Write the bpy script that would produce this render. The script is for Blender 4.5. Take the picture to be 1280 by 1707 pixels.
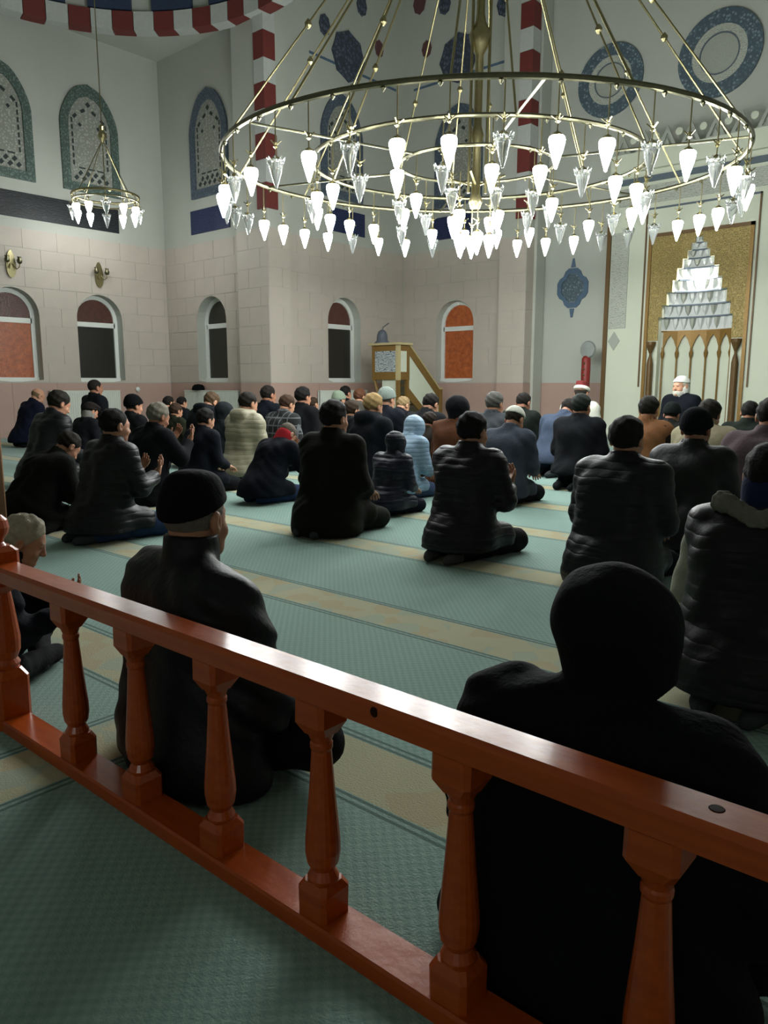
import bpy, bmesh, math, random
import numpy as np
from mathutils import Vector, Matrix, Euler

# ------------------------------------------------------------------ scene reset
for o in list(bpy.data.objects):
    bpy.data.objects.remove(o, do_unlink=True)
scene = bpy.context.scene
COL = scene.collection

# ------------------------------------------------------------------ camera
# world X runs along the prayer rows, world Y points to the prayer niche
FPX, CAMH = 1270.0, 1.05
PITCH = math.atan(213.0 / FPX)
YAW = math.radians(40.8)
cam_data = bpy.data.cameras.new('camera')
cam_data.sensor_fit = 'VERTICAL'
cam_data.sensor_height = 36.0
cam_data.lens = 36.0 * FPX / 1707.0
cam_data.clip_start = 0.02
cam = bpy.data.objects.new('camera', cam_data)
COL.objects.link(cam)
cam.location = (0, 0, CAMH)
cam.rotation_euler = (math.pi / 2 - PITCH, 0, YAW)
scene.camera = cam

# ------------------------------------------------------------------ world, exposure
world = bpy.data.worlds.new('night')
scene.world = world
world.use_nodes = True
world.node_tree.nodes['Background'].inputs[0].default_value = (0.02, 0.025, 0.035, 1)
world.node_tree.nodes['Background'].inputs[1].default_value = 0.3
vs = scene.view_settings
vs.view_transform = 'Standard'
vs.look = 'None'
vs.exposure = 1.1
vs.gamma = 1.0
vs.use_curve_mapping = False
LAMP_STRENGTH = 58.0      # radiance of a lit chandelier glass
LAMP_COLOR = (0.94, 0.98, 0.96)

# ------------------------------------------------------------------ pixel helpers
_F = np.array([-math.sin(YAW) * math.cos(PITCH), math.cos(YAW) * math.cos(PITCH), -math.sin(PITCH)])
_R = np.array([math.cos(YAW), math.sin(YAW), 0.0])
_U = np.cross(_R, _F)
_O = np.array([0, 0, CAMH])
def ray(x, y): return _F + _R * (x - 640) / FPX - _U * (y - 853.5) / FPX
def on_v(x, y, v):
    d = ray(x, y); return _O + d * (v / d[1])
def on_u(x, y, u):
    d = ray(x, y); return _O + d * (u / d[0])
def on_z(x, y, z=0.0):
    d = ray(x, y); return _O + d * ((z - CAMH) / d[2])

# ------------------------------------------------------------------ materials
def lin(hx):
    hx = hx.lstrip('#')
    out = []
    for i in (0, 2, 4):
        c = int(hx[i:i + 2], 16) / 255.0
        out.append(c / 12.92 if c <= 0.04045 else ((c + 0.055) / 1.055) ** 2.4)
    return tuple(out) + (1.0,)
MATS = {}
class NT:
    def __init__(s, name):
        s.m = bpy.data.materials.new(name); s.m.use_nodes = True
        s.t = s.m.node_tree; s.b = s.t.nodes['Principled BSDF']
    def n(s, typ, **kw):
        nd = s.t.nodes.new(typ)
        for k, v in kw.items(): setattr(nd, k, v)
        return nd
    def l(s, a, b): s.t.links.new(a, b)
    def setin(s, sock, v):
        if hasattr(v, 'is_output'): s.l(v, sock)
        else: sock.default_value = v
    def math(s, op, a, b=None, c=None):
        nd = s.n('ShaderNodeMath', operation=op)
        s.setin(nd.inputs[0], a)
        if b is not None: s.setin(nd.inputs[1], b)
        if c is not None: s.setin(nd.inputs[2], c)
        return nd.outputs[0]
    def mix(s, fac, a, b):
        nd = s.n('ShaderNodeMix', data_type='RGBA')
        s.setin(nd.inputs[0], fac); s.setin(nd.inputs[6], a); s.setin(nd.inputs[7], b)
        return nd.outputs[2]
    def noise(s, scale, coord=None, detail=3.0, rough=0.55):
        nd = s.n('ShaderNodeTexNoise'); nd.inputs['Scale'].default_value = scale
        nd.inputs['Detail'].default_value = detail; nd.inputs['Roughness'].default_value = rough
        if coord is not None: s.l(coord, nd.inputs['Vector'])
        return nd.outputs['Fac']
    def coord(s, kind='Object'): return s.n('ShaderNodeTexCoord').outputs[kind]
    def bump(s, h, strength, dist=0.01):
        nd = s.n('ShaderNodeBump'); nd.inputs['Strength'].default_value = strength
        nd.inputs['Distance'].default_value = dist
        s.l(h, nd.inputs['Height']); s.l(nd.outputs[0], s.b.inputs['Normal'])
def mat(name, hx, rough=0.6, metal=0.0, var=0.18, scale=12.0, bump=0.15, bscale=60.0, coat=0.0, sheen=0.0, stretch=None, spec=None):
    if name in MATS: return MATS[name]
    t = NT(name); c = lin(hx)
    co = t.coord('Object')
    if stretch:
        mp = t.n('ShaderNodeMapping'); mp.inputs['Scale'].default_value = stretch
        t.l(co, mp.inputs[0]); co = mp.outputs[0]
    f = t.noise(scale, co)
    dark = tuple(x * (1 - var) for x in c[:3]) + (1,)
    lite = tuple(min(1, x * (1 + var)) for x in c[:3]) + (1,)
    t.l(t.mix(f, dark, lite), t.b.inputs['Base Color'])
    t.b.inputs['Roughness'].default_value = rough
    t.b.inputs['Metallic'].default_value = metal
    if spec is not None: t.b.inputs['Specular IOR Level'].default_value = spec
    if coat: t.b.inputs['Coat Weight'].default_value = coat; t.b.inputs['Coat Roughness'].default_value = 0.12
    if sheen: t.b.inputs['Sheen Weight'].default_value = sheen; t.b.inputs['Sheen Roughness'].default_value = 0.5
    if bump: t.bump(t.noise(bscale, co, 4.0), bump)
    MATS[name] = t.m
    return t.m
def emit_mat(name, color, strength):
    if name in MATS: return MATS[name]
    t = NT(name)
    t.b.inputs['Base Color'].default_value = tuple(color) + (1,)
    t.b.inputs['Emission Color'].default_value = tuple(color) + (1,)
    t.b.inputs['Emission Strength'].default_value = strength
    MATS[name] = t.m
    return t.m
def glass_mat(name, tint, rough=0.05):
    t = NT(name)
    t.b.inputs['Base Color'].default_value = tint
    t.b.inputs['Roughness'].default_value = rough
    t.b.inputs['Transmission Weight'].default_value = 0.95
    t.b.inputs['IOR'].default_value = 1.25
    MATS[name] = t.m
    return t.m
def fabric(hx, kind='cloth'):
    key = 'fabric_%s_%s' % (kind, hx.lstrip('#'))
    v_ = [int(hx.lstrip('#')[i:i + 2], 16) for i in (0, 2, 4)]
    if max(v_) < 0x34: hx = '#%02x%02x%02x' % tuple(int(c * 0.80) for c in v_)
    if kind == 'puffer':
        if key in MATS: return MATS[key]
        t = NT(key); co = t.coord('Object'); sp = t.n('ShaderNodeSeparateXYZ'); t.l(co, sp.inputs[0])
        c = lin(hx); f = t.noise(9, co)
        t.l(t.mix(f, tuple(x * 0.8 for x in c[:3]) + (1,), tuple(x * 1.25 for x in c[:3]) + (1,)), t.b.inputs['Base Color'])
        w = t.math('ADD', sp.outputs[2], t.math('MULTIPLY', t.noise(5, co), 0.05))
        w = t.math('POWER', t.math('ABSOLUTE', t.math('SINE', t.math('MULTIPLY', w, math.pi / 0.045))), 0.5)
        t.bump(t.math('ADD', w, t.math('MULTIPLY', t.noise(40, co, 4), 0.6)), 0.28, 0.012)
        t.b.inputs['Roughness'].default_value = 0.5; t.b.inputs['Specular IOR Level'].default_value = 0.25
        MATS[key] = t.m
        return t.m
    if kind == 'leather': return mat(key, hx, 0.55, var=0.2, scale=14, bump=0.3, bscale=35, spec=0.25)
    if kind == 'knit': return mat(key, hx, 0.95, var=0.25, scale=60, bump=0.6, bscale=170, spec=0.08)
    if kind == 'plaid':
        if key in MATS: return MATS[key]
        t = NT(key); sp = t.n('ShaderNodeSeparateXYZ'); t.l(t.coord('Object'), sp.inputs[0])
        fx = t.math('LESS_THAN', t.math('FRACT', t.math('MULTIPLY', sp.outputs[0], 11.0)), 0.16)
        fz = t.math('LESS_THAN', t.math('FRACT', t.math('MULTIPLY', sp.outputs[2], 11.0)), 0.16)
        t.l(t.mix(t.math('MAXIMUM', fx, fz), lin(hx), lin('#565a5c')), t.b.inputs['Base Color'])
        t.b.inputs['Roughness'].default_value = 0.9
        MATS[key] = t.m
        return t.m
    return mat(key, hx, 0.9, var=0.22, scale=10, bump=0.3, bscale=55, spec=0.12)

def make_materials():
    mat('plaster', '#aeb0a7', 0.85, var=0.05, scale=1.5, bump=0.08, bscale=25)
    mat('plaster_white', '#c6cab8', 0.75, var=0.04, scale=2, bump=0.05, bscale=30)
    mat('tile_stone', '#b3aa9f', 0.6, var=0.07, scale=3.5, bump=0.12, bscale=30)
    mat('grout', '#8d867d', 0.9, var=0.1)
    mat('dado_pink', '#a98d82', 0.6, var=0.08, scale=2.5, bump=0.05)
    mat('voussoir_red', '#6a2a26', 0.7, var=0.2, scale=14)
    mat('medallion_red', '#5a3a3a', 0.75, var=0.25, scale=20)
    mat('voussoir_white', '#b5b8b4', 0.75, var=0.12, scale=16)
    mat('blue_band', '#26344f', 0.6, var=0.2)
    mat('window_frame', '#d5d8d2', 0.45, var=0.03, bump=0.0)
    mat('brass', '#a09772', 0.28, 1.0, var=0.2, scale=30, bump=0.1)
    mat('brass_dark', '#716e58', 0.35, 1.0, var=0.2, scale=30, bump=0.1)
    mat('gold_trim', '#7a5c26', 0.45, 0.35, var=0.25, scale=40, bump=0.3)
    mat('gold_trim_dark', '#5c431f', 0.5, 0.2, var=0.2, scale=30, bump=0.2)
    mat('radiator', '#c9cdc4', 0.4, var=0.03, bump=0.0)
    mat('pulpit_wood', '#6f5324', 0.5, var=0.2, scale=6, stretch=(1, 1, 6), bump=0.1)
    mat('pulpit_rim', '#a99b72', 0.5, var=0.1)
    mat('pulpit_panel', '#bfc4b2', 0.6, var=0.05)
    mat('muqarnas', '#c4c8c6', 0.55, var=0.06)
    mat('muqarnas_edge', '#54606a', 0.6, var=0.15)
    mat('blue_ornament', '#4c6278', 0.7, var=0.3, scale=45)
    mat('grey_plastic', '#4c525a', 0.5, var=0.1)
    mat('ornament_pale', '#9a9d93', 0.7, var=0.25, scale=60)
    # varnished orange pine of the balustrade
    t = NT('varnished_pine'); co = t.coord('Object')
    mp = t.n('ShaderNodeMapping'); mp.inputs['Scale'].default_value = (2.0, 30.0, 30.0); t.l(co, mp.inputs[0])
    g = t.noise(2.2, mp.outputs[0], 5.0)
    t.l(t.mix(g, lin('#8f3006'), lin('#c0560c')), t.b.inputs['Base Color'])
    t.b.inputs['Roughness'].default_value = 0.4
    t.b.inputs['Coat Weight'].default_value = 0.4; t.b.inputs['Coat Roughness'].default_value = 0.18
    t.b.inputs['Specular IOR Level'].default_value = 0.3
    t.bump(t.noise(14, co, 4), 0.18, 0.012)
    MATS['varnished_pine'] = t.m
    mat('wood_knot', '#2b1206', 0.6, var=0.3, scale=60, spec=0.1)
    # gold carved panel round the niche
    t = NT('gold_panel'); co = t.coord('Object')
    v = t.n('ShaderNodeTexVoronoi', feature='DISTANCE_TO_EDGE'); v.inputs['Scale'].default_value = 30; t.l(co, v.inputs['Vector'])
    k = t.math('LESS_THAN', v.outputs['Distance'], 0.12)
    t.l(t.mix(k, lin('#77693a'), lin('#988348')), t.b.inputs['Base Color'])
    t.b.inputs['Roughness'].default_value = 0.45; t.b.inputs['Metallic'].default_value = 0.25
    t.bump(v.outputs['Distance'], 0.5, 0.02)
    MATS['gold_panel'] = t.m
    # navy board with pale flowing script, too soft in the photograph to read
    def script_mat(name, ground, ink, scale, thr):
        t = NT(name); co = t.coord('Object')
        mp = t.n('ShaderNodeMapping'); mp.inputs['Scale'].default_value = (1.0, 1.0, 1.7); t.l(co, mp.inputs[0])
        w = t.n('ShaderNodeTexWave', wave_type='RINGS'); w.inputs['Scale'].default_value = scale
        w.inputs['Distortion'].default_value = 9; w.inputs['Detail'].default_value = 2.5; w.inputs['Detail Scale'].default_value = 2.2
        t.l(mp.outputs[0], w.inputs['Vector'])
        k = t.math('GREATER_THAN', w.outputs['Fac'], thr)
        t.l(t.mix(k, lin(ground), lin(ink)), t.b.inputs['Base Color'])
        t.b.inputs['Roughness'].default_value = 0.55
        MATS[name] = t.m
    script_mat('script_board', '#080a0f', '#262a31', 4.0, 0.84)
    script_mat('script_board_blue', '#172144', '#2f3c62', 5.0, 0.88)
    script_mat('script_pale', '#b4b6ab', '#85887f', 9.0, 0.72)
    script_mat('pulpit_script', '#aeb6b0', '#3f4c63', 7.0, 0.62)
    # glazed tile border, stucco lattice
    def mosaic(name, a, b, c, scale):
        t = NT(name); co = t.coord('Object')
        v = t.n('ShaderNodeTexVoronoi'); v.inputs['Scale'].default_value = scale; t.l(co, v.inputs['Vector'])
        k = t.math('GREATER_THAN', v.outputs['Distance'], 0.42)
        sx = t.n('ShaderNodeSeparateColor'); t.l(v.outputs['Color'], sx.inputs[0])
        base = t.mix(t.math('GREATER_THAN', sx.outputs[0], 0.6), lin(a), lin(c))
        t.l(t.mix(k, base, lin(b)), t.b.inputs['Base Color'])
        t.b.inputs['Roughness'].default_value = 0.45
        MATS[name] = t.m
    mosaic('tile_border', '#5b6f69', '#46554f', '#6b7d76', 26)
    mosaic('tile_border_blue', '#525f6b', '#434f5c', '#616d79', 26)
    mosaic('medallion_ring', '#56666e', '#475660', '#76848a', 20)
    mosaic('medallion_flower', '#475268', '#373d4a', '#5a6374', 14)
    mosaic('stucco', '#9b9b92', '#84867e', '#a6a69c', 22)
    mat('stucco_hole', '#2c3634', 0.8, var=0.3)
    # window panes
    def pane(name, dark, glow, strength):
        t = NT(name); co = t.coord('Object')
        f = t.noise(9, co, 6.0, 0.75)
        r = t.n('ShaderNodeValToRGB'); r.color_ramp.elements[0].position = 0.25; r.color_ramp.elements[1].position = 0.85
        r.color_ramp.elements[0].color = lin(dark); r.color_ramp.elements[1].color = lin(glow); t.l(f, r.inputs[0])
        t.b.inputs['Base Color'].default_value = lin('#10120f')
        t.b.inputs['Roughness'].default_value = 0.25
        t.l(r.outputs[0], t.b.inputs['Emission Color']); t.b.inputs['Emission Strength'].default_value = strength
        t.bump(t.noise(60, co, 2), 0.4)
        MATS[name] = t.m
    pane('pane_dark', '#15150f', '#2b2a22', 0.15)
    pane('pane_orange', '#5c2410', '#b0622e', 0.34)
    pane('pane_dim_orange', '#2e1812', '#6a4034', 0.25)
    # lamp glass
    emit_mat('lamp_lit', LAMP_COLOR, LAMP_STRENGTH)
    emit_mat('lamp_lit_soft', LAMP_COLOR, LAMP_STRENGTH * 0.42)
    glass_mat('lamp_clear', (0.9, 0.93, 0.93, 1), 0.12)
    # carpet: teal pile, beige prayer-row bands with double dark lines
    t = NT('carpet')
    geo = t.n('ShaderNodeNewGeometry'); sp = t.n('ShaderNodeSeparateXYZ'); t.l(geo.outputs['Position'], sp.inputs[0])
    X, Y = sp.outputs[0], sp.outputs[1]
    def band_set(coord, center, period):
        q = t.math('ADD', t.math('MULTIPLY', coord, 1.0), -center + period / 2)
        if period < 50:
            fr = t.math('FRACT', t.math('DIVIDE', q, period))
            q = t.math('MULTIPLY', fr, period)
        return t.math('ABSOLUTE', t.math('SUBTRACT', q, period / 2))
    d_row = band_set(Y, 1.45, 1.11)
    d_col = t.math('ABSOLUTE', t.math('ADD', X, 2.02))
    row_on = t.math('GREATER_THAN', Y, 0.95)
    col_on = t.math('LESS_THAN', Y, 1.30)
    def cells(d, lo, hi): return t.math('MULTIPLY', t.math('GREATER_THAN', d, lo), t.math('LESS_THAN', d, hi))
    def band(d, on): return t.math('MULTIPLY', t.math('LESS_THAN', d, 0.118), on)
    def lines(d, on):
        return t.math('MULTIPLY', t.math('MAXIMUM', cells(d, 0.122, 0.133), cells(d, 0.145, 0.156)), on)
    B = t.math('MAXIMUM', band(d_row, row_on), band(d_col, col_on))
    L = t.math('MAXIMUM', lines(d_row, row_on), lines(d_col, col_on))
    dots = t.math('MULTIPLY', t.math('SINE', t.math('MULTIPLY', X, 2 * math.pi / 0.034)), t.math('SINE', t.math('MULTIPLY', Y, 2 * math.pi / 0.034)))
    dots = t.math('ADD', t.math('MULTIPLY', dots, 0.5), 0.5)
    big = t.noise(1.3, geo.outputs['Position'], 3)
    fine = t.noise(160, geo.outputs['Position'], 2)
    pile = t.mix(dots, lin('#6c8b83'), lin('#8ba69d'))
    pile = t.mix(t.math('MULTIPLY', big, 0.5), pile, lin('#96aea5'))
    v = t.n('ShaderNodeTexVoronoi'); v.inputs['Scale'].default_value = 9; t.l(geo.outputs['Position'], v.inputs['Vector'])
    sc = t.n('ShaderNodeSeparateColor'); t.l(v.outputs['Color'], sc.inputs[0])
    flower = t.mix(t.math('GREATER_THAN', sc.outputs[0], 0.72), lin('#b2ab88'), lin('#8aa39c'))
    flower = t.mix(t.math('GREATER_THAN', sc.outputs[1], 0.78), flower, lin('#b0946a'))
    col = t.mix(B, pile, t.mix(0.4, lin('#b0aa88'), flower))
    col = t.mix(L, col, lin('#4a625a'))
    col = t.mix(t.math('MULTIPLY', fine, 0.35), col, lin('#5a756d'))
    t.l(col, t.b.inputs['Base Color'])
    t.b.inputs['Roughness'].default_value = 0.95
    t.b.inputs['Specular IOR Level'].default_value = 0.1
    t.b.inputs['Sheen Weight'].default_value = 0.15
    t.bump(fine, 0.5, 0.006)
    MATS['carpet'] = t.m
make_materials()

# ------------------------------------------------------------------ mesh builder
class MB:
    def __init__(s): s.v = []; s.f = []
    def add(s, vs, fs):
        k = len(s.v); s.v += [tuple(map(float, p)) for p in vs]; s.f += [tuple(i + k for i in f) for f in fs]
    def box(s, x0, x1, y0, y1, z0, z1, ch=0.0):
        if ch <= 0:
            s.add([(x0, y0, z0), (x1, y0, z0), (x1, y1, z0), (x0, y1, z0), (x0, y0, z1), (x1, y0, z1), (x1, y1, z1), (x0, y1, z1)],
                  [(0, 3, 2, 1), (4, 5, 6, 7), (0, 1, 5, 4), (1, 2, 6, 5), (2, 3, 7, 6), (3, 0, 4, 7)]); return
        rings = []
        c = ch
        def ring(xa, xb, ya, yb, z): return [(xa + c, ya, z), (xb - c, ya, z), (xb, ya + c, z), (xb, yb - c, z), (xb - c, yb, z), (xa + c, yb, z), (xa, yb - c, z), (xa, ya + c, z)]
        R = [ring(x0 + c, x1 - c, y0 + c, y1 - c, z0), ring(x0, x1, y0, y1, z0 + c), ring(x0, x1, y0, y1, z1 - c), ring(x0 + c, x1 - c, y0 + c, y1 - c, z1)]
        s.loft(R)
    def loft(s, rings, closed=True, cap=True):
        n = len(rings[0]); vs = [p for r in rings for p in r]; fs = []
        m = n if closed else n - 1
        for i in range(len(rings) - 1):
            for j in range(m):
                k = (j + 1) % n
                fs.append((i * n + j, i * n + k, (i + 1) * n + k, (i + 1) * n + j))
        if cap:
            fs.append(tuple(range(n - 1, -1, -1))); fs.append(tuple((len(rings) - 1) * n + j for j in range(n)))
        s.add(vs, fs)
    def lathe(s, prof, seg=12, c=(0, 0, 0), axis='z'):
        rings = []
        for r, z in prof:
            ring = []
            for j in range(seg):
                a = 2 * math.pi * j / seg
                p = (c[0] + r * math.cos(a), c[1] + r * math.sin(a), c[2] + z)
                ring.append(p)
            rings.append(ring)
        s.loft(rings)
    def tube(s, pts, r, seg=6, closed=False):
        pts = [Vector(p) for p in pts]; n = len(pts); rings = []
        rr = r if isinstance(r, (list, tuple)) else [r] * n
        up = Vector((0, 0, 1))
        for i, p in enumerate(pts):
            a = pts[(i - 1) % n] if (closed or i > 0) else p
            b = pts[(i + 1) % n] if (closed or i < n - 1) else p
            d = (b - a).normalized()
            x = d.cross(up)
            if x.length < 1e-4: x = d.cross(Vector((1, 0, 0)))
            x.normalize(); y = x.cross(d)
            rings.append([tuple(p + (x * math.cos(2 * math.pi * j / seg) + y * math.sin(2 * math.pi * j / seg)) * rr[i]) for j in range(seg)])
        if closed: rings.append(rings[0]); s.loft(rings, cap=False)
        else: s.loft(rings)
    def prism(s, poly, y0, y1):
        """polygon in x,z pulled along y (front y0)"""
        n = len(poly)
        vs = [(x, y0, z) for x, z in poly] + [(x, y1, z) for x, z in poly]
        fs = [tuple(range(n)), tuple(range(2 * n - 1, n - 1, -1))]
        for i in range(n):
            j = (i + 1) % n
            fs.append((i, i + n, j + n, j))
        s.add(vs, fs)
    def ringprism(s, outer, inner, y0, y1):
        n = len(outer); vs = []
        for poly, y in ((outer, y0), (inner, y0), (outer, y1), (inner, y1)): vs += [(x, y, z) for x, z in poly]
        fs = []
        for i in range(n):
            j = (i + 1) % n
            fs += [(i, n + i, n + j, j), (2 * n + i, 2 * n + j, 3 * n + j, 3 * n + i), (i, j, 2 * n + j, 2 * n + i), (n + i, 3 * n + i, 3 * n + j, n + j)]
        s.add(vs, fs)
    def mesh(s, name, material=None, smooth=False):
        me = bpy.data.meshes.new(name); me.from_pydata(s.v, [], s.f)
        bm = bmesh.new(); bm.from_mesh(me); bmesh.ops.recalc_face_normals(bm, faces=bm.faces); bm.to_mesh(me); bm.free()
        if material: me.materials.append(MATS[material] if isinstance(material, str) else material)
        if smooth: me.polygons.foreach_set('use_smooth', [True] * len(me.polygons))
        me.update()
        return me
def obj(name, me, parent=None, loc=(0, 0, 0), rot=(0, 0, 0), scale=(1, 1, 1), label=None):
    o = bpy.data.objects.new(name, me); COL.objects.link(o)
    o.location = loc; o.rotation_euler = rot; o.scale = scale
    if parent: o.parent = parent
    if label: o['label'] = label
    return o
def tag(o, label, cat, group=None):
    o['label'] = label; o['category'] = cat
    if group: o['group'] = group
    return o
def thing(name, label, cat, loc=(0, 0, 0), rotz=0.0, group=None):
    o = obj(name, None, None, loc, (0, 0, rotz)); o.empty_display_size = 0.1
    return tag(o, label, cat, group)
def struct(o, label=None):
    o['kind'] = 'structure'
    if label: o['label'] = label
    return o

# ================================================================== the setting
HP = math.pi / 2
U1, V2, U3, V4, V5 = -15.52, 10.39, -11.94, 14.50, 14.90
UAX = -5.04                       # axis of the hall through the prayer niche
ROOM_R, ROOM_B, ROOM_H = 5.44, -6.0, 10.5
DADO, TILE_TOP, COURSE = 1.09, 4.05, 0.37

m = MB(); m.box(U1 - 0.4, ROOM_R + 0.4, ROOM_B - 0.4, V5 + 0.9, -0.12, 0.0)
floor = struct(obj('floor', m.mesh('floor', 'carpet')), 'teal carpet with beige prayer row bands')
m = MB(); m.box(U1 - 0.4, ROOM_R + 0.4, ROOM_B - 0.4, V5 + 0.9, ROOM_H, ROOM_H + 0.2)
struct(obj('ceiling', m.mesh('ceiling', 'plaster')), 'plain plaster ceiling high above the hall')

def half(z, op):
    c, r, zb, zs = op
    if z < zb - 1e-6 or z > zs + r: return 0.0
    return r if z <= zs else math.sqrt(max(0, r * r - (z - zs) ** 2))
def wall(name, origin, rotz, length, height, ops=(), thick=0.35, material='plaster', label=None):
    """local x runs along the wall, -y looks into the room; arched openings are cut through"""
    m = MB(); x = 0.0
    for op in sorted(ops):
        c, r, zb, zs = op
        m.box(x, c - r, 0, thick, 0, height); m.box(c - r, c + r, 0, thick, 0, zb)
        N = 14
        for i in range(N):
            a0, a1 = math.pi * i / N, math.pi * (i + 1) / N
            p0 = (c - r * math.cos(a0), zs + r * math.sin(a0)); p1 = (c - r * math.cos(a1), zs + r * math.sin(a1))
            m.prism([p0, p1, (p1[0], height), (p0[0], height)], 0, thick)
        x = c + r
    m.box(x, length, 0, thick, 0, height)
    o = obj(name, m.mesh(name, material), None, (origin[0], origin[1], 0), (0, 0, rotz))
    return struct(o, label or 'pale plaster wall of the prayer hall')

_tile_cache = {}
def block_mesh(w, h, d, material, name):
    k = (round(w, 3), round(h, 3), round(d, 3), material)
    if k not in _tile_cache:
        m = MB(); c = 0.002
        f = [(0, 0), (w, 0), (w, h), (0, h)]; g = [(c, c), (w - c, c), (w - c, h - c), (c, h - c)]
        vs = [(x, 0, z) for x, z in f] + [(x, -d + c, z) for x, z in f] + [(x, -d, z) for x, z in g]
        fs = []
        for a in (0, 4):
            for i in range(4):
                j = (i + 1) % 4; fs.append((a + i, a + j, a + 4 + j, a + 4 + i))
        fs.append((8, 9, 10, 11))
        m.add(vs, fs)
        _tile_cache[k] = m.mesh(name, material)
    return _tile_cache[k]
def tiles(w, s0, s1, ops=(), z0=DADO, z1=TILE_TOP, width=0.70, y=0.0, seed=0, d=0.009):
    rng = random.Random(seed); row = 0; z = z0; gap = 0.0065
    while z < z1 - 0.05:
        zt = min(z + COURSE, z1)
        x = s0 - (width / 2 if row % 2 else 0) 
        while x < s1 - 1e-3:
            a, b = max(x, s0), min(x + width, s1); x += width
            if b - a < 0.04: continue
            a += gap / 2; b -= gap / 2; za, zb = z + gap / 2, zt - gap / 2
            hit = [op for op in ops if op[0] + op[1] > a and op[0] - op[1] < b and zb > op[2] and za < op[3] + op[1]]
            dd = d * rng.uniform(0.7, 1.0)
            if not hit:
                obj('wall_tile', block_mesh(b - a, zb - za, d, 'tile_stone', 'wall_tile'), w, (a, y, za), (0, 0, 0), (1, dd / d, 1))
                continue
            op = hit[0]; zz = [za + (zb - za) * i / 8 for i in range(9)]
            for side in (-1, 1):
                if side < 0: lo, hi = a, min(b, op[0])
                else: lo, hi = max(a, op[0]), b
                if hi - lo < 0.02: continue
                edge = []
                for q in zz:
                    e = op[0] + side * half(q, op)
                    edge.append(max(lo, min(hi, e)))
                if side < 0: L, Rr = [lo] * 9, edge
                else: L, Rr = edge, [hi] * 9
                idx = [i for i in range(9) if Rr[i] - L[i] > 0.012]
                if len(idx) < 2: continue
                poly = [(L[i], zz[i]) for i in idx] + [(Rr[i], zz[i]) for i in reversed(idx)]
                m = MB(); m.prism(poly, y - dd, y)
                obj('wall_tile', m.mesh('wall_tile', 'tile_stone'), w)
        z = zt; row += 1
def dado(w, s0, s1, y=0.0, width=0.92, d=0.009):
    n = max(1, round((s1 - s0) / width)); ww = (s1 - s0) / n
    for i in range(n):
        obj('dado_slab', block_mesh(ww - 0.005, DADO - 0.012, d, 'dado_pink', 'dado_slab'), w, (s0 + i * ww + 0.0025, y, 0.0))

# ---- arched windows
WIN_R, WIN_B, WIN_S = 0.52, 1.10, 2.40
def arch_outline(r, zb, zs, n=14):
    return [(-r, zb)] + [(-r * math.cos(math.pi * i / n), zs + r * math.sin(math.pi * i / n)) for i in range(n + 1)] + [(r, zb)]
_wn = [0]
def window(w, s, upper, lower, label):
    _wn[0] += 1
    o = struct(obj('window_%d' % _wn[0], None), label); o.parent = None
    mw = w.matrix_basis
    o.location = mw @ Vector((s, 0.24, 0)); o.rotation_euler = w.rotation_euler
    r, zb, zs = WIN_R, WIN_B, WIN_S
    tz = zs - 0.14
    m = MB(); m.ringprism(arch_outline(r, zb, zs), arch_outline(r - 0.085, zb + 0.085, zs), -0.03, 0.05)
    m.box(-r + 0.06, r - 0.06, -0.03, 0.05, tz, tz + 0.10)
    m.box(-r, r, -0.05, 0.05, zb - 0.001, zb + 0.085)
    obj('window_frame', m.mesh('window_frame', 'window_frame'), o)
    ri = r - 0.08
    m = MB(); m.box(-ri, ri, 0.005, 0.02, zb + 0.08, tz + 0.01)
    obj('pane', m.mesh('pane', lower), o)
    m = MB(); a0 = 0
    poly = [(-ri, tz + 0.09), (-ri, zs)] + [(-ri * math.cos(math.pi * i / 14), zs + ri * math.sin(math.pi * i / 14)) for i in range(1, 14)] + [(ri, zs), (ri, tz + 0.09)]
    m.prism(poly, 0.005, 0.02)
    obj('pane', m.mesh('pane', upper), o)

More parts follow.
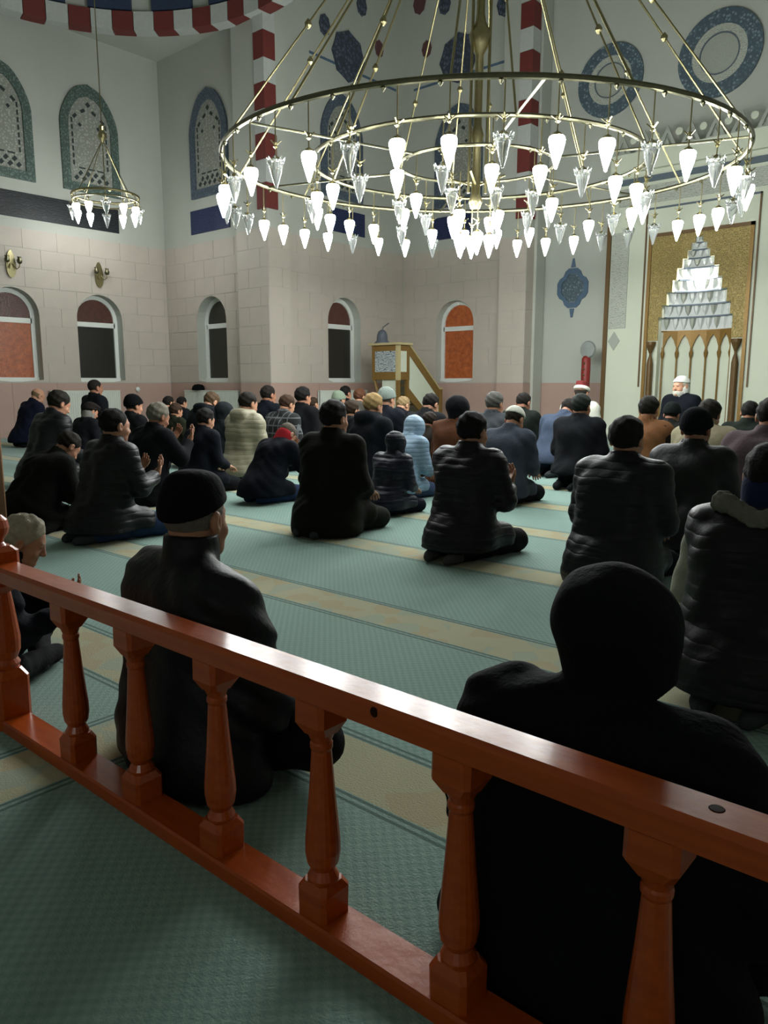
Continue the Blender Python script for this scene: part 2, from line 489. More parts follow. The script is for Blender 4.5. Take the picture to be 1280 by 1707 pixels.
# ---- stucco windows above with glazed tile border
def pointed(wd, zb, zs, zt, n=9):
    pts = [(-wd, zb)]
    for i in range(n + 1):
        t = i / n
        pts.append((-wd * math.sqrt(max(0.0, 1 - t ** 1.55)) * (1 - 0.05 * t), zs + (zt - zs) * t))
    for i in range(n - 1, -1, -1):
        x, z = pts[1 + i]; pts.append((-x, z))
    pts.append((wd, zb))
    return pts
def stucco_window(w, s, label, border='tile_border', zb=4.95, zt=7.05, hw=0.63):
    p = w.matrix_basis @ Vector((s, 0, 0))
    t = thing('stucco_window', label, 'window', p, w.rotation_euler.z, 'stucco windows above the tiles')
    zs = zb + (zt - zb) * 0.62
    out = pointed(hw, zb, zs, zt); inn = pointed(hw - 0.17, zb + 0.17, zs, zt - 0.22)
    m = MB(); m.ringprism(out, inn, -0.05, 0.0); obj('tile_border', m.mesh('tile_border', border), t)
    m = MB(); m.prism(inn, -0.015, 0.0); obj('stucco_panel', m.mesh('stucco_panel', 'stucco'), t)
    m = MB()
    def hole(x, z, a, b, rot=0.0):
        c, q = math.cos(rot), math.sin(rot)
        m.prism([(x + dx * c - dz * q, z + dx * q + dz * c) for dx, dz in ((-a, 0), (0, -b), (a, 0), (0, b))] if rot == 9 else
                [(x + dx * c - dz * q, z + dx * q + dz * c) for dx, dz in ((-a, -b), (a, -b), (a, b), (-a, b))], -0.02, -0.014)
    iw = hw - 0.17
    for r_ in range(2):
        for i in range(5):
            x = (i - 2) * iw * 0.36 + (0.09 if r_ else 0); z = zb + 0.27 + r_ * 0.10
            if abs(x) < iw - 0.06: hole(x, z, 0.045, 0.035, 0.78)
    for i in range(7):
        z = zb + 0.55 + i * 0.135
        for sx in (-1, 1): hole(sx * (iw - 0.09), z, 0.018, 0.045)
    for i in (-1, 0, 1): hole(i * 0.2, zb + 0.47, 0.07, 0.014)
    for sx in (-1, 1):
        hole(sx * (iw - 0.16), zs + 0.15, 0.05, 0.03, sx * -0.8); hole(sx * 0.12, zt - 0.52, 0.05, 0.03, sx * -0.6)
        hole(sx * 0.2, zs + 0.0, 0.03, 0.03, 0.78)
    hole(0, zt - 0.38, 0.04, 0.04, 0.78)
    obj('lattice_openings', m.mesh('lattice_openings', 'stucco_hole'), t)['kind'] = 'stuff'
    return t
def board(w, s0, s1, z0, z1, material, label):
    p = w.matrix_basis @ Vector(((s0 + s1) / 2, 0, 0))
    m = MB(); h = (s1 - s0) / 2
    m.box(-h, h, -0.03, -0.0095, z0, z1)
    return tag(obj('calligraphy_board', m.mesh('calligraphy_board', material), None, p, (0, 0, w.rotation_euler.z)), label, 'calligraphy', 'navy calligraphy boards')

# ---- W1 left wall
s1_ = lambda v: v - ROOM_B
ops1 = [(s1_(v), WIN_R, WIN_B, WIN_S) for v in (6.87, 8.70)]
w1 = wall('wall_left', (U1, ROOM_B), HP, V2 - ROOM_B, ROOM_H, ops1, label='tiled left wall with two arched windows')
tiles(w1, s1_(5.4), s1_(V2), ops1, seed=1)
dado(w1, s1_(4.0), s1_(V2))
window(w1, ops1[0][0], 'pane_dim_orange', 'pane_orange', 'leftmost arched window glowing orange')
window(w1, ops1[1][0], 'pane_dim_orange', 'pane_dark', 'dark arched window under the brass sconce')
stucco_window(w1, s1_(8.70), 'pointed stucco window with green tile border behind the small chandelier')
stucco_window(w1, s1_(6.87), 'pointed stucco window with green tile border cut by the left photo edge')
board(w1, s1_(4.8), s1_(9.25), 4.24, 4.72, 'script_board', 'long dark calligraphy board behind the small chandelier')
# ---- W2
w2 = wall('wall_alcove_left', (U1, V2), 0, U3 - U1, ROOM_H, [(1.62, WIN_R, WIN_B, WIN_S)], label='tiled alcove wall with one narrow window')
tiles(w2, 0.025, 2.82, [(1.62, WIN_R, WIN_B, WIN_S)], seed=2); dado(w2, 0.03, 2.82)
window(w2, 1.62, 'pane_dark', 'pane_dark', 'dark arched window left of the striped pier')
stucco_window(w2, 1.76, 'pointed stucco window with blue border left of the striped pier', 'tile_border_blue')
board(w2, 1.05, 2.38, 4.24, 4.72, 'script_board_blue', 'short navy calligraphy board left of the striped pier')
# ---- W3, W4
w3 = wall('wall_niche_left', (U3, V2 - 0.1), HP, V4 - V2 + 0.1, ROOM_H, [(12.50 - V2 + 0.1, WIN_R, WIN_B, WIN_S)], label='tiled wall between the pier and the pulpit corner')
o3 = V2 - 0.1
tiles(w3, 10.75 - o3, V4 - o3, [(12.50 - o3, WIN_R, WIN_B, WIN_S)], seed=3); dado(w3, 10.75 - o3, V4 - o3)
window(w3, 12.50 - o3, 'pane_dim_orange', 'pane_dark', 'arched window left of the pulpit with orange top pane')
stucco_window(w3, 12.45 - o3, 'pointed blue stucco window seen through the chandelier on the left', 'tile_border_blue')
board(w3, 12.15 - o3, 13.15 - o3, 4.27, 4.75, 'script_board_blue', 'navy calligraphy board above the window left of the pulpit')
w4 = wall('wall_niche_rear', (U3, V4), 0, 3.6, ROOM_H, [(-10.40 - U3, WIN_R, WIN_B, WIN_S)], label='tiled wall with orange window behind the pulpit stair')
tiles(w4, 0.025, 2.9, [(-10.40 - U3, WIN_R, WIN_B, WIN_S)], seed=4); dado(w4, 0.03, 2.9)
window(w4, -10.40 - U3, 'pane_orange', 'pane_orange', 'orange lit arched window behind the pulpit stair')
stucco_window(w4, -10.35 - U3, 'pointed blue stucco window seen through the chandelier on the right', 'tile_border_blue')
board(w4, -11.05 - U3, -10.0 - U3, 4.27, 4.75, 'script_board_blue', 'navy calligraphy board above the window beside the pulpit stair')
# painted flower medallions high on the alcove walls
def medallion(w, s, z, r, material, label, squash=1.0):
    p = w.matrix_basis @ Vector((s, -0.0085, z))
    m = MB(); n = 24
    poly = [(r * squash * (1 + 0.06 * math.cos(8 * a)) * math.cos(a), r * (1 + 0.06 * math.cos(8 * a)) * math.sin(a)) for a in (2 * math.pi * i / n for i in range(n))]
    m.prism(poly, -0.02, 0.0)
    return tag(obj('painted_medallion', m.mesh('painted_medallion', material), None, p, (0, 0, w.rotation_euler.z)), label, 'medallion', 'painted medallions in the alcove')
def at_w3(x, y): p = on_u(x, y, U3); return p[1] - o3, p[2]
def at_w4(x, y): p = on_v(x, y, V4); return p[0] - U3, p[2]
medallion(w3, *at_w3(580, 95), 0.48, 'medallion_flower', 'blue flower medallion above the left alcove window')
medallion(w4, *at_w4(765, 97), 0.48, 'medallion_flower', 'blue flower medallion above the right alcove window')
for x, y, r, mm, lb in ((540, 42, 0.2, 'medallion_flower', 'small dark oval medallion left of the blue flower'),
                        (602, 10, 0.2, 'medallion_flower', 'small dark oval medallion at the top edge over the left alcove'),
                        (631, 82, 0.17, 'medallion_red', 'small red oval medallion left of the alcove corner')):
    medallion(w3, *at_w3(x, y), r, mm, lb, 0.75)
for x, y, r, mm, lb in ((712, 82, 0.17, 'medallion_red', 'small red oval medallion right of the alcove corner'),
                        (700, 6, 0.22, 'medallion_red', 'red oval medallion at the top edge over the alcove corner'),
                        (742, 8, 0.2, 'medallion_flower', 'small dark oval medallion at the top edge right of the corner'),
                        (842, 6, 0.24, 'medallion_flower', 'blue oval medallion beside the striped pier at the top edge')):
    medallion(w4, *at_w4(x, y), r, mm, lb, 0.75)
for w, a, b, lb in ((w3, at_w3(515, 90), at_w3(660, 135), 'painted dark line under the medallions on the left alcove wall'),
                    (w4, at_w4(690, 135), at_w4(850, 90), 'painted dark line under the medallions on the right alcove wall')):
    m = MB(); m.box(a[0], b[0], -0.008, 0, 7.58, 7.63)
    tag(obj('painted_line', m.mesh('painted_line', 'blue_ornament'), None, w.location, w.rotation_euler), lb, 'painted line')

# ---- striped piers
def cladding(o, u, v, rz):
    e = obj('pier_cladding', None, o, (u, v, 0), (0, 0, rz)); e.empty_display_size = 0.05
    return e
def pier(name, u0, u1, v0, v1, label, seed):
    m = MB(); m.box(u0, u1, v0, v1, 0, ROOM_H)
    o = struct(obj(name, m.mesh(name, 'plaster')), label)
    W = u1 - u0
    fr = cladding(o, u0, v0, 0); rt = cladding(o, u1, v0, HP)
    tiles(fr, 0, W, (), seed=seed); tiles(rt, 0, v1 - v0, (), seed=seed + 1)
    dado(fr, 0, W); dado(rt, 0, v1 - v0)
    z = 4.39; k = 0
    sw = 0.26
    while z < 9.5:
        h = 0.47 if k % 2 == 0 else 0.42
        m = MB()
        d = 0.03
        x1, y0 = u1, v0
        poly = [(x1 - sw, y0 - d), (x1 + d, y0 - d), (x1 + d, y0 + sw), (x1 - 0.0, y0 + sw), (x1 - 0.0, y0), (x1 - sw, y0)]
        n = len(poly)
        vs_ = [(a, b, z) for a, b in poly] + [(a, b, z + h - 0.008) for a, b in poly]
        m.add(vs_, [(0, 1, 4, 5), (1, 2, 3, 4), (n, n + 5, n + 4, n + 1), (n + 1, n + 4, n + 3, n + 2)] + [(i, (i + 1) % n, n + (i + 1) % n, n + i) for i in range(n)])
        obj('striped_block', m.mesh('striped_block', 'voussoir_red' if k % 2 == 0 else 'voussoir_white'), o)
        z += h; k += 1
    return o
pier('wall_pier_left', -12.70, -11.75, 10.18, 10.75, 'tiled pier with red and white striped corner left of the alcove', 11)
pier('wall_pier_right', -9.05, -8.41, 14.20, 14.92, 'tiled pier with red and white striped corner right of the alcove', 13)

# ---- W5 front wall beside the niche portal
w5 = wall('wall_front', (-8.42, V5), 0, ROOM_R + 8.42, ROOM_H, label='pale front wall with round medallions')
dado(w5, 0.02, 1.64)
PU0, PU1 = -6.75, 2 * UAX + 6.75
m = MB(); m.box(U1 - 0.4, ROOM_R + 0.4, ROOM_B - 0.35, ROOM_B, 0, ROOM_H)
struct(obj('wall_rear', m.mesh('wall_rear', 'plaster')), 'plaster rear wall of the hall')
m = MB(); m.box(ROOM_R, ROOM_R + 0.35, ROOM_B, V5 + 0.3, 0, ROOM_H)
struct(obj('wall_right', m.mesh('wall_right', 'plaster')), 'plaster right wall of the hall')

# ---- small dome over the left bay: flat soffit with round opening, ring of red and white blocks
BC, BR, SZ = (-11.68, 6.52), 3.50, 7.98
m = MB(); n = 48
bx0, bx1, by0, by1 = U1, -7.4, 2.2, V2
def edge_pt(a):
    dx, dy = math.cos(a), math.sin(a); tt = 1e9
    if dx > 1e-9: tt = min(tt, (bx1 - BC[0]) / dx)
    if dx < -1e-9: tt = min(tt, (bx0 - BC[0]) / dx)
    if dy > 1e-9: tt = min(tt, (by1 - BC[1]) / dy)
    if dy < -1e-9: tt = min(tt, (by0 - BC[1]) / dy)
    return (BC[0] + dx * tt, BC[1] + dy * tt)
angs = sorted([2 * math.pi * i / n for i in range(n)] + [math.atan2(y - BC[1], x - BC[0]) % (2 * math.pi) for x in (bx0, bx1) for y in (by0, by1)])
for i in range(len(angs)):
    a, b = angs[i], angs[(i + 1) % len(angs)]
    ea, eb = edge_pt(a), edge_pt(b); rr = BR + 0.30
    ra = (BC[0] + rr * math.cos(a), BC[1] + rr * math.sin(a)); rb = (BC[0] + rr * math.cos(b), BC[1] + rr * math.sin(b))
    m.add([(*ra, SZ - 0.1), (*rb, SZ - 0.1), (*eb, SZ), (*ea, SZ), (*ra, SZ + 0.5), (*rb, SZ + 0.5), (*eb, SZ + 0.5), (*ea, SZ + 0.5)], [(0, 1, 2, 3), (7, 6, 5, 4), (0, 4, 5, 1), (3, 2, 6, 7)])
bay = struct(obj('trim_1', m.mesh('bay_soffit', 'plaster')), 'plaster soffit round the small corner dome')
# drum and half dome shell
m = MB(); rings = []
for k in range(9):
    a = k / 8 * HP * 0.97
    rad, zz = (BR + 0.12) * math.cos(a), SZ + 0.35 + 1.5 * math.sin(a)
    rings.append([(BC[0] + rad * math.cos(2 * math.pi * j / 40), BC[1] + rad * math.sin(2 * math.pi * j / 40), zz) for j in range(40)])
m.loft([[(x, y, SZ - 0.1) for x, y, z in rings[0]]] + rings, cap=False)
dm = struct(obj('trim_2', m.mesh('bay_dome', 'plaster', True)), 'shallow plaster dome over the corner bay')
NB = 56; am = 2 * math.pi / NB
def arc_block(r0, r1, z0, z1, a0, a1, nseg=2):
    m = MB(); P = []
    for i in range(nseg + 1):
        a = a0 + (a1 - a0) * i / nseg
        P.append([(r0 * math.cos(a), r0 * math.sin(a), z0), (r1 * math.cos(a), r1 * math.sin(a), z0), (r1 * math.cos(a), r1 * math.sin(a), z1), (r0 * math.cos(a), r0 * math.sin(a), z1)])
    m.loft(P); return m
red = arc_block(BR, BR + 0.28, 0, 0.33, 0.002, am - 0.002).mesh('ring_block', 'voussoir_red')
wht = arc_block(BR, BR + 0.28, 0, 0.33, 0.002, am - 0.002).mesh('ring_block', 'voussoir_white')
crt = arc_block(BR + 0.01, BR + 0.14, 0.36, 0.78, 0.01, am * 2.1).mesh('blue_cartouche', 'blue_band')
for i in range(NB):
    obj('ring_block', red if i % 2 else wht, bay, (BC[0], BC[1], SZ - 0.18), (0, 0, am * i))
    if i % 3 == 0: obj('blue_cartouche', crt, bay, (BC[0], BC[1], SZ - 0.18), (0, 0, am * i))

# ================================================================== portal with the prayer niche
NZ = [2.03, 2.28, 2.50, 2.73, 2.94, 3.14, 3.30, 3.44, 3.56, 3.66]
NW = [0.66, 0.61, 0.535, 0.44, 0.37, 0.28, 0.20, 0.14, 0.07]
PT = 4.95
portal = thing('prayer_niche_portal', 'pale projecting portal framing the gold prayer niche', 'prayer niche', (UAX, V4, 0))
pw = UAX - PU0
m = MB(); dep = V5 - V4 + 0.001
m.box(-pw, -0.66, 0, dep, 0, PT); m.box(0.66, pw, 0, dep, 0, PT); m.box(-0.66, 0.66, 0, dep, 3.66, PT)
for i, hw in enumerate(NW):
    if hw < 0.66: m.box(-0.66, -hw, 0, 0.12, NZ[i], NZ[i + 1]); m.box(hw, 0.66, 0, 0.12, NZ[i], NZ[i + 1])
obj('portal_body', m.mesh('portal_body', 'plaster_white'), portal)
# gold carved panel, two flanks and the top, stepped along the stalactite hood
m = MB(); G = 0.86
for sx in (-1, 1):
    for i, hw in enumerate(NW):
        a, b = sorted((sx * hw, sx * G)); m.box(a, b, -0.02, 0.0, NZ[i], NZ[i + 1])
m.box(-G, G, -0.02, 0, NZ[-1], 3.74)
for sx in (-1, 1):
    a, b = sorted((sx * 0.66, sx * G)); m.box(a, b, -0.02, 0.0, 1.86, 2.03)
obj('gold_panel', m.mesh('gold_panel', 'gold_panel'), portal)
for sx in (-1, 1):
    m = MB(); m.box(sx * 0.89 - 0.03, sx * 0.89 + 0.03, -0.045, 0, 0, 3.80); obj('niche_frame_side', m.mesh('niche_frame_side', 'gold_trim'), portal)
    m = MB(); m.box(sx * pw - 0.04, sx * pw + 0.04, -0.04, 0.05, 0, 4.2); obj('portal_corner_trim', m.mesh('portal_corner_trim', 'gold_trim_dark'), portal)
    m = MB(); m.box(sx * 0.985 - 0.012, sx * 0.985 + 0.012, -0.03, 0, 1.0, 4.27); obj('outer_frame_side', m.mesh('outer_frame_side', 'gold_trim_dark'), portal)
m = MB(); m.box(-0.92, 0.92, -0.045, 0, 3.74, 3.80); obj('niche_frame_top', m.mesh('niche_frame_top', 'gold_trim_dark'), portal)
m = MB(); m.box(-0.997, 0.997, -0.03, 0, 4.24, 4.27); obj('outer_frame_top', m.mesh('outer_frame_top', 'muqarnas_edge'), portal)
for z0, z1, mm, dd in ((4.74, 4.84, 'muqarnas_edge', 0.05), (4.95, 5.28, 'plaster_white', 0.10)):
    m = MB(); m.box(-pw, pw, -dd, dep, z0, z1); obj('cornice', m.mesh('cornice', mm), portal)
m = MB(); m.box(-pw + 0.15, pw - 0.15, -0.012, 0, 4.36, 4.68); obj('script_frieze', m.mesh('script_frieze', 'script_pale'), portal)
# cresting on the cornice: pointed leaves with discs between
lm = MB(); lm.ringprism([(-0.17, 0), (0, 0.36), (0.17, 0)], [(-0.09, 0.03), (0, 0.23), (0.09, 0.03)], -0.03, 0.0); lm.prism([(-0.05, 0.03), (0, 0.15), (0.05, 0.03)], -0.025, 0.0)
lm = lm.mesh('crest_leaf', 'ornament_pale')
dk = MB(); dk.prism([(0.065 * math.cos(i * math.pi / 6), 0.09 + 0.065 * math.sin(i * math.pi / 6)) for i in range(12)], -0.03, 0)
dk = dk.mesh('crest_disc', 'plaster_white')
k = -pw + 0.2; j = 0
while k < pw - 0.1:
    obj('crest_leaf', lm, portal, (k, -0.05, 5.28)); obj('crest_disc', dk, portal, (k + 0.21, -0.05, 5.28 + 0.13)); k += 0.42
# niche back: shallow curved shell
def arc_pt(t, w, d): return (w * t, 0.02 + d * math.sqrt(max(0, 1 - t * t * 0.86)))
m = MB(); ND = 0.32; rings = []
for z in (0.0, 2.03):
    rings.append([(*arc_pt(-1 + 2 * i / 20, 0.66, ND), z) for i in range(21)])
m.loft(rings, closed=False, cap=False)
nb = obj('niche_wall', m.mesh('niche_wall', 'plaster_white', True), portal)
# stalactite tiers
for ti, hw in enumerate(NW):
    z0, z1 = NZ[ti], NZ[ti + 1]; nc = max(2, 9 - ti)
    dpt = ND * (hw / 0.66)
    m = MB(); rr = []
    for z in (z0, z1):
        rr.append([(*arc_pt(-1 + 2 * i / 16, hw, dpt), z) for i in range(17)])
    m.loft(rr, closed=False, cap=False)
    tier = obj('stalactite_tier', m.mesh('stalactite_tier', 'muqarnas', True), portal)
    m = MB()
    rr = [[(*arc_pt(-1 + 2 * i / 16, hw + 0.03, dpt + 0.03), z0), ] for i in range(17)]
    inner = [arc_pt(-1 + 2 * i / 16, hw - 0.035, dpt - 0.035 if dpt > 0.06 else dpt * 0.5) for i in range(17)]
    outer = [arc_pt(-1 + 2 * i / 16, hw + 0.01, dpt + 0.02) for i in range(17)]
    L = [[(*inner[i], z0 - 0.012), (*outer[i], z0 - 0.012), (*outer[i], z0 + 0.014), (*inner[i], z0 + 0.014)] for i in range(17)]
    m.loft(L); obj('stalactite_ledge', m.mesh('stalactite_ledge', 'muqarnas_edge' if ti else 'gold_trim'), tier)
    h = z1 - z0
    for c in range(nc):
        t = -1 + (2 * c + 1) / nc; x, y = arc_pt(t, hw, dpt); hwid = hw / nc * 0.86
        m = MB()
        top = [(-hwid, 0.01, h * 0.92), (-hwid * 0.5, -0.05, h * 0.92), (hwid * 0.5, -0.05, h * 0.92), (hwid, 0.01, h * 0.92)]
        mid = [(-hwid * 0.75, 0.01, h * 0.5), (-hwid * 0.3, -0.035, h * 0.5), (hwid * 0.3, -0.035, h * 0.5), (hwid * 0.75, 0.01, h * 0.5)]
        low = [(-hwid * 0.12, 0.01, 0.03), (-hwid * 0.05, 0.0, 0.03), (hwid * 0.05, 0.0, 0.03), (hwid * 0.12, 0.01, 0.03)]
        m.loft([low, mid, top])
        obj('stalactite_cell', m.mesh('stalactite_cell', 'muqarnas' if (c + ti) % 3 else 'ornament_pale'), tier, (x, y - 0.012, z0), (0, 0, -t * 0.5))
# arcade of slim gilt columns inside the niche
for c in range(6):
    t = -0.94 + 1.88 * c / 5 if False else (-0.96, -0.60, -0.21, 0.21, 0.60, 0.96)[c]
    x, y = arc_pt(t, 0.64, ND - 0.03)
    m = MB(); m.lathe([(0.03, 0), (0.03, 0.08), (0.016, 0.12), (0.016, 1.52), (0.034, 1.58), (0.04, 1.63), (0.022, 1.68), (0.02, 1.74)], 8)
    cc = obj('arcade_column', m.mesh('arcade_column', 'gold_trim'), portal, (x, y, 0))
for c in range(5):
    tt = (-0.96, -0.60, -0.21, 0.21, 0.60, 0.96); ta, tb = tt[c], tt[c + 1]
    xa, ya = arc_pt(ta, 0.64, ND - 0.03); xb, yb = arc_pt(tb, 0.64, ND - 0.03)
    m = MB(); L = []; N = 12
    for i in range(N + 1):
        f = i / N; s = 2 * f - 1
        zz = 1.68 + 0.27 * (1 - abs(s) ** 1.5) + (0.012 if i % 3 == 0 else 0)
        x, y = xa + (xb - xa) * f, ya + (yb - ya) * f
        L.append([(x, y - 0.015, zz), (x, y - 0.015, 2.02), (x, y + 0.02, 2.02), (x, y + 0.02, zz)])
    m.loft(L); obj('arcade_arch', m.mesh('arcade_arch', 'gold_trim'), portal)
for sx in (-1, 1):
    m = MB(); m.lathe([(0.07, 0), (0.07, 0.1), (0.058, 0.16), (0.058, 1.42), (0.045, 1.5), (0.022, 1.58), (0.022, 1.62), (0.085, 1.78), (0.09, 1.84)], 12)
    obj('niche_column', m.mesh('niche_column', 'gold_trim_dark'), portal, (sx * 0.765, -0.06, 0))
m = MB(); m.lathe([(0.02, 0.09), (0.05, 0.06), (0.06, 0.0), (0.05, -0.06), (0.02, -0.09)], 12)
obj('niche_lamp', m.mesh('niche_lamp', emit_mat('niche_lamp_lit', (1.0, 0.98, 0.92), 70.0), True), portal, (0, 0.14, 2.93))
# script panel and rosette beside the niche
for sx in (-1, 1):
    m = MB(); m.box(sx * 1.48 - 0.17, sx * 1.48 + 0.17, -0.02, 0, 2.12, 3.9); obj('script_panel', m.mesh('script_panel', 'script_pale'), portal)
    m = MB(); m.prism([(sx * 1.53 - 0.12, 1.88), (sx * 1.53, 1.70), (sx * 1.53 + 0.12, 1.88), (sx * 1.53, 2.06)], -0.015, 0); obj('diamond_rosette', m.mesh('diamond_rosette', 'ornament_pale'), portal)

# round medallions on the front wall
def round_medallion(u, z, r, label):
    t = thing('round_medallion', label, 'medallion', (u, V5 - 0.0095, z), 0, 'round medallions on the front wall')
    n = 36; P = lambda q: [(q * math.cos(2 * math.pi * i / n), q * math.sin(2 * math.pi * i / n)) for i in range(n)]
    m = MB(); m.ringprism(P(r), P(r * 0.66), -0.04, 0); obj('outer_ring', m.mesh('outer_ring', 'medallion_ring'), t)
    m = MB(); m.ringprism(P(r * 0.66), P(r * 0.48), -0.03, 0); obj('script_ring', m.mesh('script_ring', 'script_pale'), t)
    m = MB(); m.ringprism(P(r * 0.48), P(r * 0.45), -0.04, 0); obj('dark_rim', m.mesh('dark_rim', 'muqarnas_edge'), t)
    m = MB(); m.prism(P(r * 0.45), -0.02, 0); obj('centre_disc', m.mesh('centre_disc', 'ornament_pale'), t)
p = on_v(1018, 135, V5); round_medallion(p[0], p[2], 0.66, 'round blue ringed medallion nearer the striped pier')
p = on_v(1200, 90, V5); round_medallion(p[0], p[2], 0.72, 'round blue ringed medallion above the prayer niche')
# blue pointed pendant ornament on the front wall
def pendant(u, z0, z1, hw, label):
    t = thing('pendant_ornament', label, 'ornament', (u, V5, 0))
    zm = (z0 + z1) / 2; H = (z1 - z0) / 2
    def sh(k): 
        pts = []
        for i in range(24):
            a = 2 * math.pi * i / 24; c, s = math.cos(a), math.sin(a)
            q = (abs(c) ** 1.4 + abs(s) ** 1.4) ** (-1 / 1.4) * (1 - 0.07 * math.cos(8 * a))
            pts.append((hw * k * q * c, zm + H * 0.72 * k * q * s))
        return pts
    m = MB(); m.ringprism(sh(1), sh(0.72), -0.03, 0); obj('ornament_border', m.mesh('ornament_border', 'blue_ornament'), t)
    m = MB(); m.prism(sh(0.7), -0.02, 0); obj('ornament_centre', m.mesh('ornament_centre', 'medallion_ring'), t)
    m = MB(); m.prism([(-0.02, z0), (0.02, z0), (0.05, z0 + H * 0.3), (-0.05, z0 + H * 0.3)], -0.025, 0); obj('ornament_tip', m.mesh('ornament_tip', 'blue_ornament'), t)
    m = MB(); m.prism([(-0.05, z1 - H * 0.3), (0.05, z1 - H * 0.3), (0.015, z1), (-0.015, z1)], -0.025, 0)
    obj('ornament_tip', m.mesh('ornament_tip', 'blue_ornament'), t)
pendant(-7.70, 2.42, 3.6, 0.37, 'blue pointed wall ornament between striped pier and niche portal')

# ================================================================== radiators, sconces
def radiator(w, s0, s1, label):
    p = w.matrix_basis @ Vector((s0, -0.03, 0)); L = s1 - s0
    t = thing('radiator', label, 'radiator', p, w.rotation_euler.z)
    m = MB(); m.box(0, L, -0.10, -0.085, 0.25, 0.90); n = int(L / 0.05)
    for i in range(n): m.box(i * L / n + 0.008, (i + 1) * L / n - 0.008, -0.106, -0.085, 0.28, 0.87)
    obj('front_panel', m.mesh('front_panel', 'radiator'), t)
    m = MB(); m.box(-0.005, L + 0.005, -0.105, -0.02, 0.90, 0.92); obj('top_grille', m.mesh('top_grille', 'radiator'), t)
    m = MB(); m.box(0, L, -0.035, -0.02, 0.25, 0.90); obj('rear_panel', m.mesh('rear_panel', 'radiator'), t)
    m = MB(); m.tube([(0.06, -0.06, 0.25), (0.06, -0.06, 0.0)], 0.012); m.tube([(L - 0.06, -0.06, 0.25), (L - 0.06, -0.06, 0.0)], 0.012); obj('pipe', m.mesh('pipe', 'radiator'), t)
radiator(w1, s1_(7.45), s1_(9.0), 'white radiator under the windows of the left wall')
radiator(w2, 0.7, 2.6, 'white radiator under the window left of the striped pier')
radiator(w3, 11.6 - o3, 13.1 - o3, 'white radiator under the window left of the pulpit')
def sconce(w, s, z, label):
    p = w.matrix_basis @ Vector((s, -0.022, z))
    t = thing('wall_sconce', label, 'wall lamp', p, w.rotation_euler.z, 'brass sconces on the left wall')
    m = MB(); m.prism([(0.09 * math.cos(a) * (1 - 0.25 * math.sin(a)), 0.26 * math.sin(a)) for a in (2 * math.pi * i / 16 for i in range(16))], -0.025, 0); obj('back_plate', m.mesh('back_plate', 'brass'), t)
    for sx in (-1, 1):
        m = MB(); m.tube([(sx * 0.02, -0.02, 0.0), (sx * 0.07, -0.1, -0.1), (sx * 0.11, -0.13, -0.06), (sx * 0.12, -0.13, 0.0)], 0.012); obj('arm', m.mesh('arm', 'brass'), t)
        m = MB(); m.lathe([(0.02, 0), (0.045, 0.02), (0.05, 0.07), (0.03, 0.10), (0.042, 0.13)], 10, (sx * 0.12, -0.13, 0)); obj('glass_cup', m.mesh('glass_cup', 'brass_dark', True), t)
sconce(w1, s1_(8.72), 3.33, 'brass wall sconce above the dark left window')
sconce(w1, s1_(6.89), 3.35, 'brass wall sconce above the orange left window')
m = MB(); m.lathe([(0.01, -0.02), (0.05, -0.02), (0.055, 0.0), (0.04, 0.015), (0.0, 0.02)], 14)
p = on_u(228, 649, U1)
tag(obj('wall_button', m.mesh('wall_button', 'window_frame', True), None, (U1 + 0.05, p[1], p[2]), (0, HP, 0)), 'small round white fitting on the pink dado near the left corner', 'wall fitting')

# ================================================================== balustrade in front of the camera
RV0, RV1 = 0.900, 0.980            # near and far face of the rail
RC = (RV0 + RV1) / 2
rail = thing('balustrade', 'low varnished orange pine balustrade across the foreground', 'balustrade', (0, RC, 0))
hw_ = (RV1 - RV0) / 2
UL, UR = -2.31, 0.9
m = MB()
prof = [(-hw_, 0.478), (-hw_, 0.512), (-hw_ + 0.008, 0.522), (hw_ - 0.008, 0.522), (hw_, 0.512), (hw_, 0.478), (hw_ - 0.008, 0.474), (-hw_ + 0.008, 0.474)]
m.loft([[(UL, y, z) for y, z in prof], [(UR, y, z) for y, z in prof]])
obj('hand_rail', m.mesh('hand_rail', 'varnished_pine'), rail)
m = MB(); prof = [(-hw_ - 0.005, 0.0), (-hw_ - 0.005, 0.030), (-hw_, 0.035), (hw_, 0.035), (hw_ + 0.005, 0.030), (hw_ + 0.005, 0.0)]
m.loft([[(UL, y, z) for y, z in prof], [(UR, y, z) for y, z in prof]])
obj('base_rail', m.mesh('base_rail', 'varnished_pine'), rail)
def sq(w, z, c=0.25):
    k = w * (1 - c)
    return [(-k, -w, z), (k, -w, z), (w, -k, z), (w, k, z), (k, w, z), (-k, w, z), (-w, k, z), (-w, -k, z)]
def rnd(r, z, n=8): return [(r * math.cos(-math.pi / 2 - math.pi / 8 + 2 * math.pi * i / n) , r * math.sin(-math.pi / 2 - math.pi / 8 + 2 * math.pi * i / n), z) for i in range(n)]
def baluster_mesh():
    m = MB()
    m.loft([sq(0.038, 0.035), sq(0.038, 0.090, 0.2), sq(0.030, 0.106, 0.35)])
    m.lathe([(0.030, 0.104), (0.031, 0.112), (0.026, 0.122), (0.023, 0.128), (0.031, 0.142), (0.0345, 0.165), (0.034, 0.19), (0.0305, 0.23), (0.026, 0.28), (0.022, 0.335), (0.0195, 0.372), (0.022, 0.378), (0.022, 0.386), (0.0195, 0.39), (0.024, 0.402), (0.029, 0.412)], 20)
    m.loft([sq(0.027, 0.408, 0.4), sq(0.038, 0.430, 0.2), sq(0.038, 0.476)])
    return m.mesh('baluster', 'varnished_pine')
bm_ = baluster_mesh()
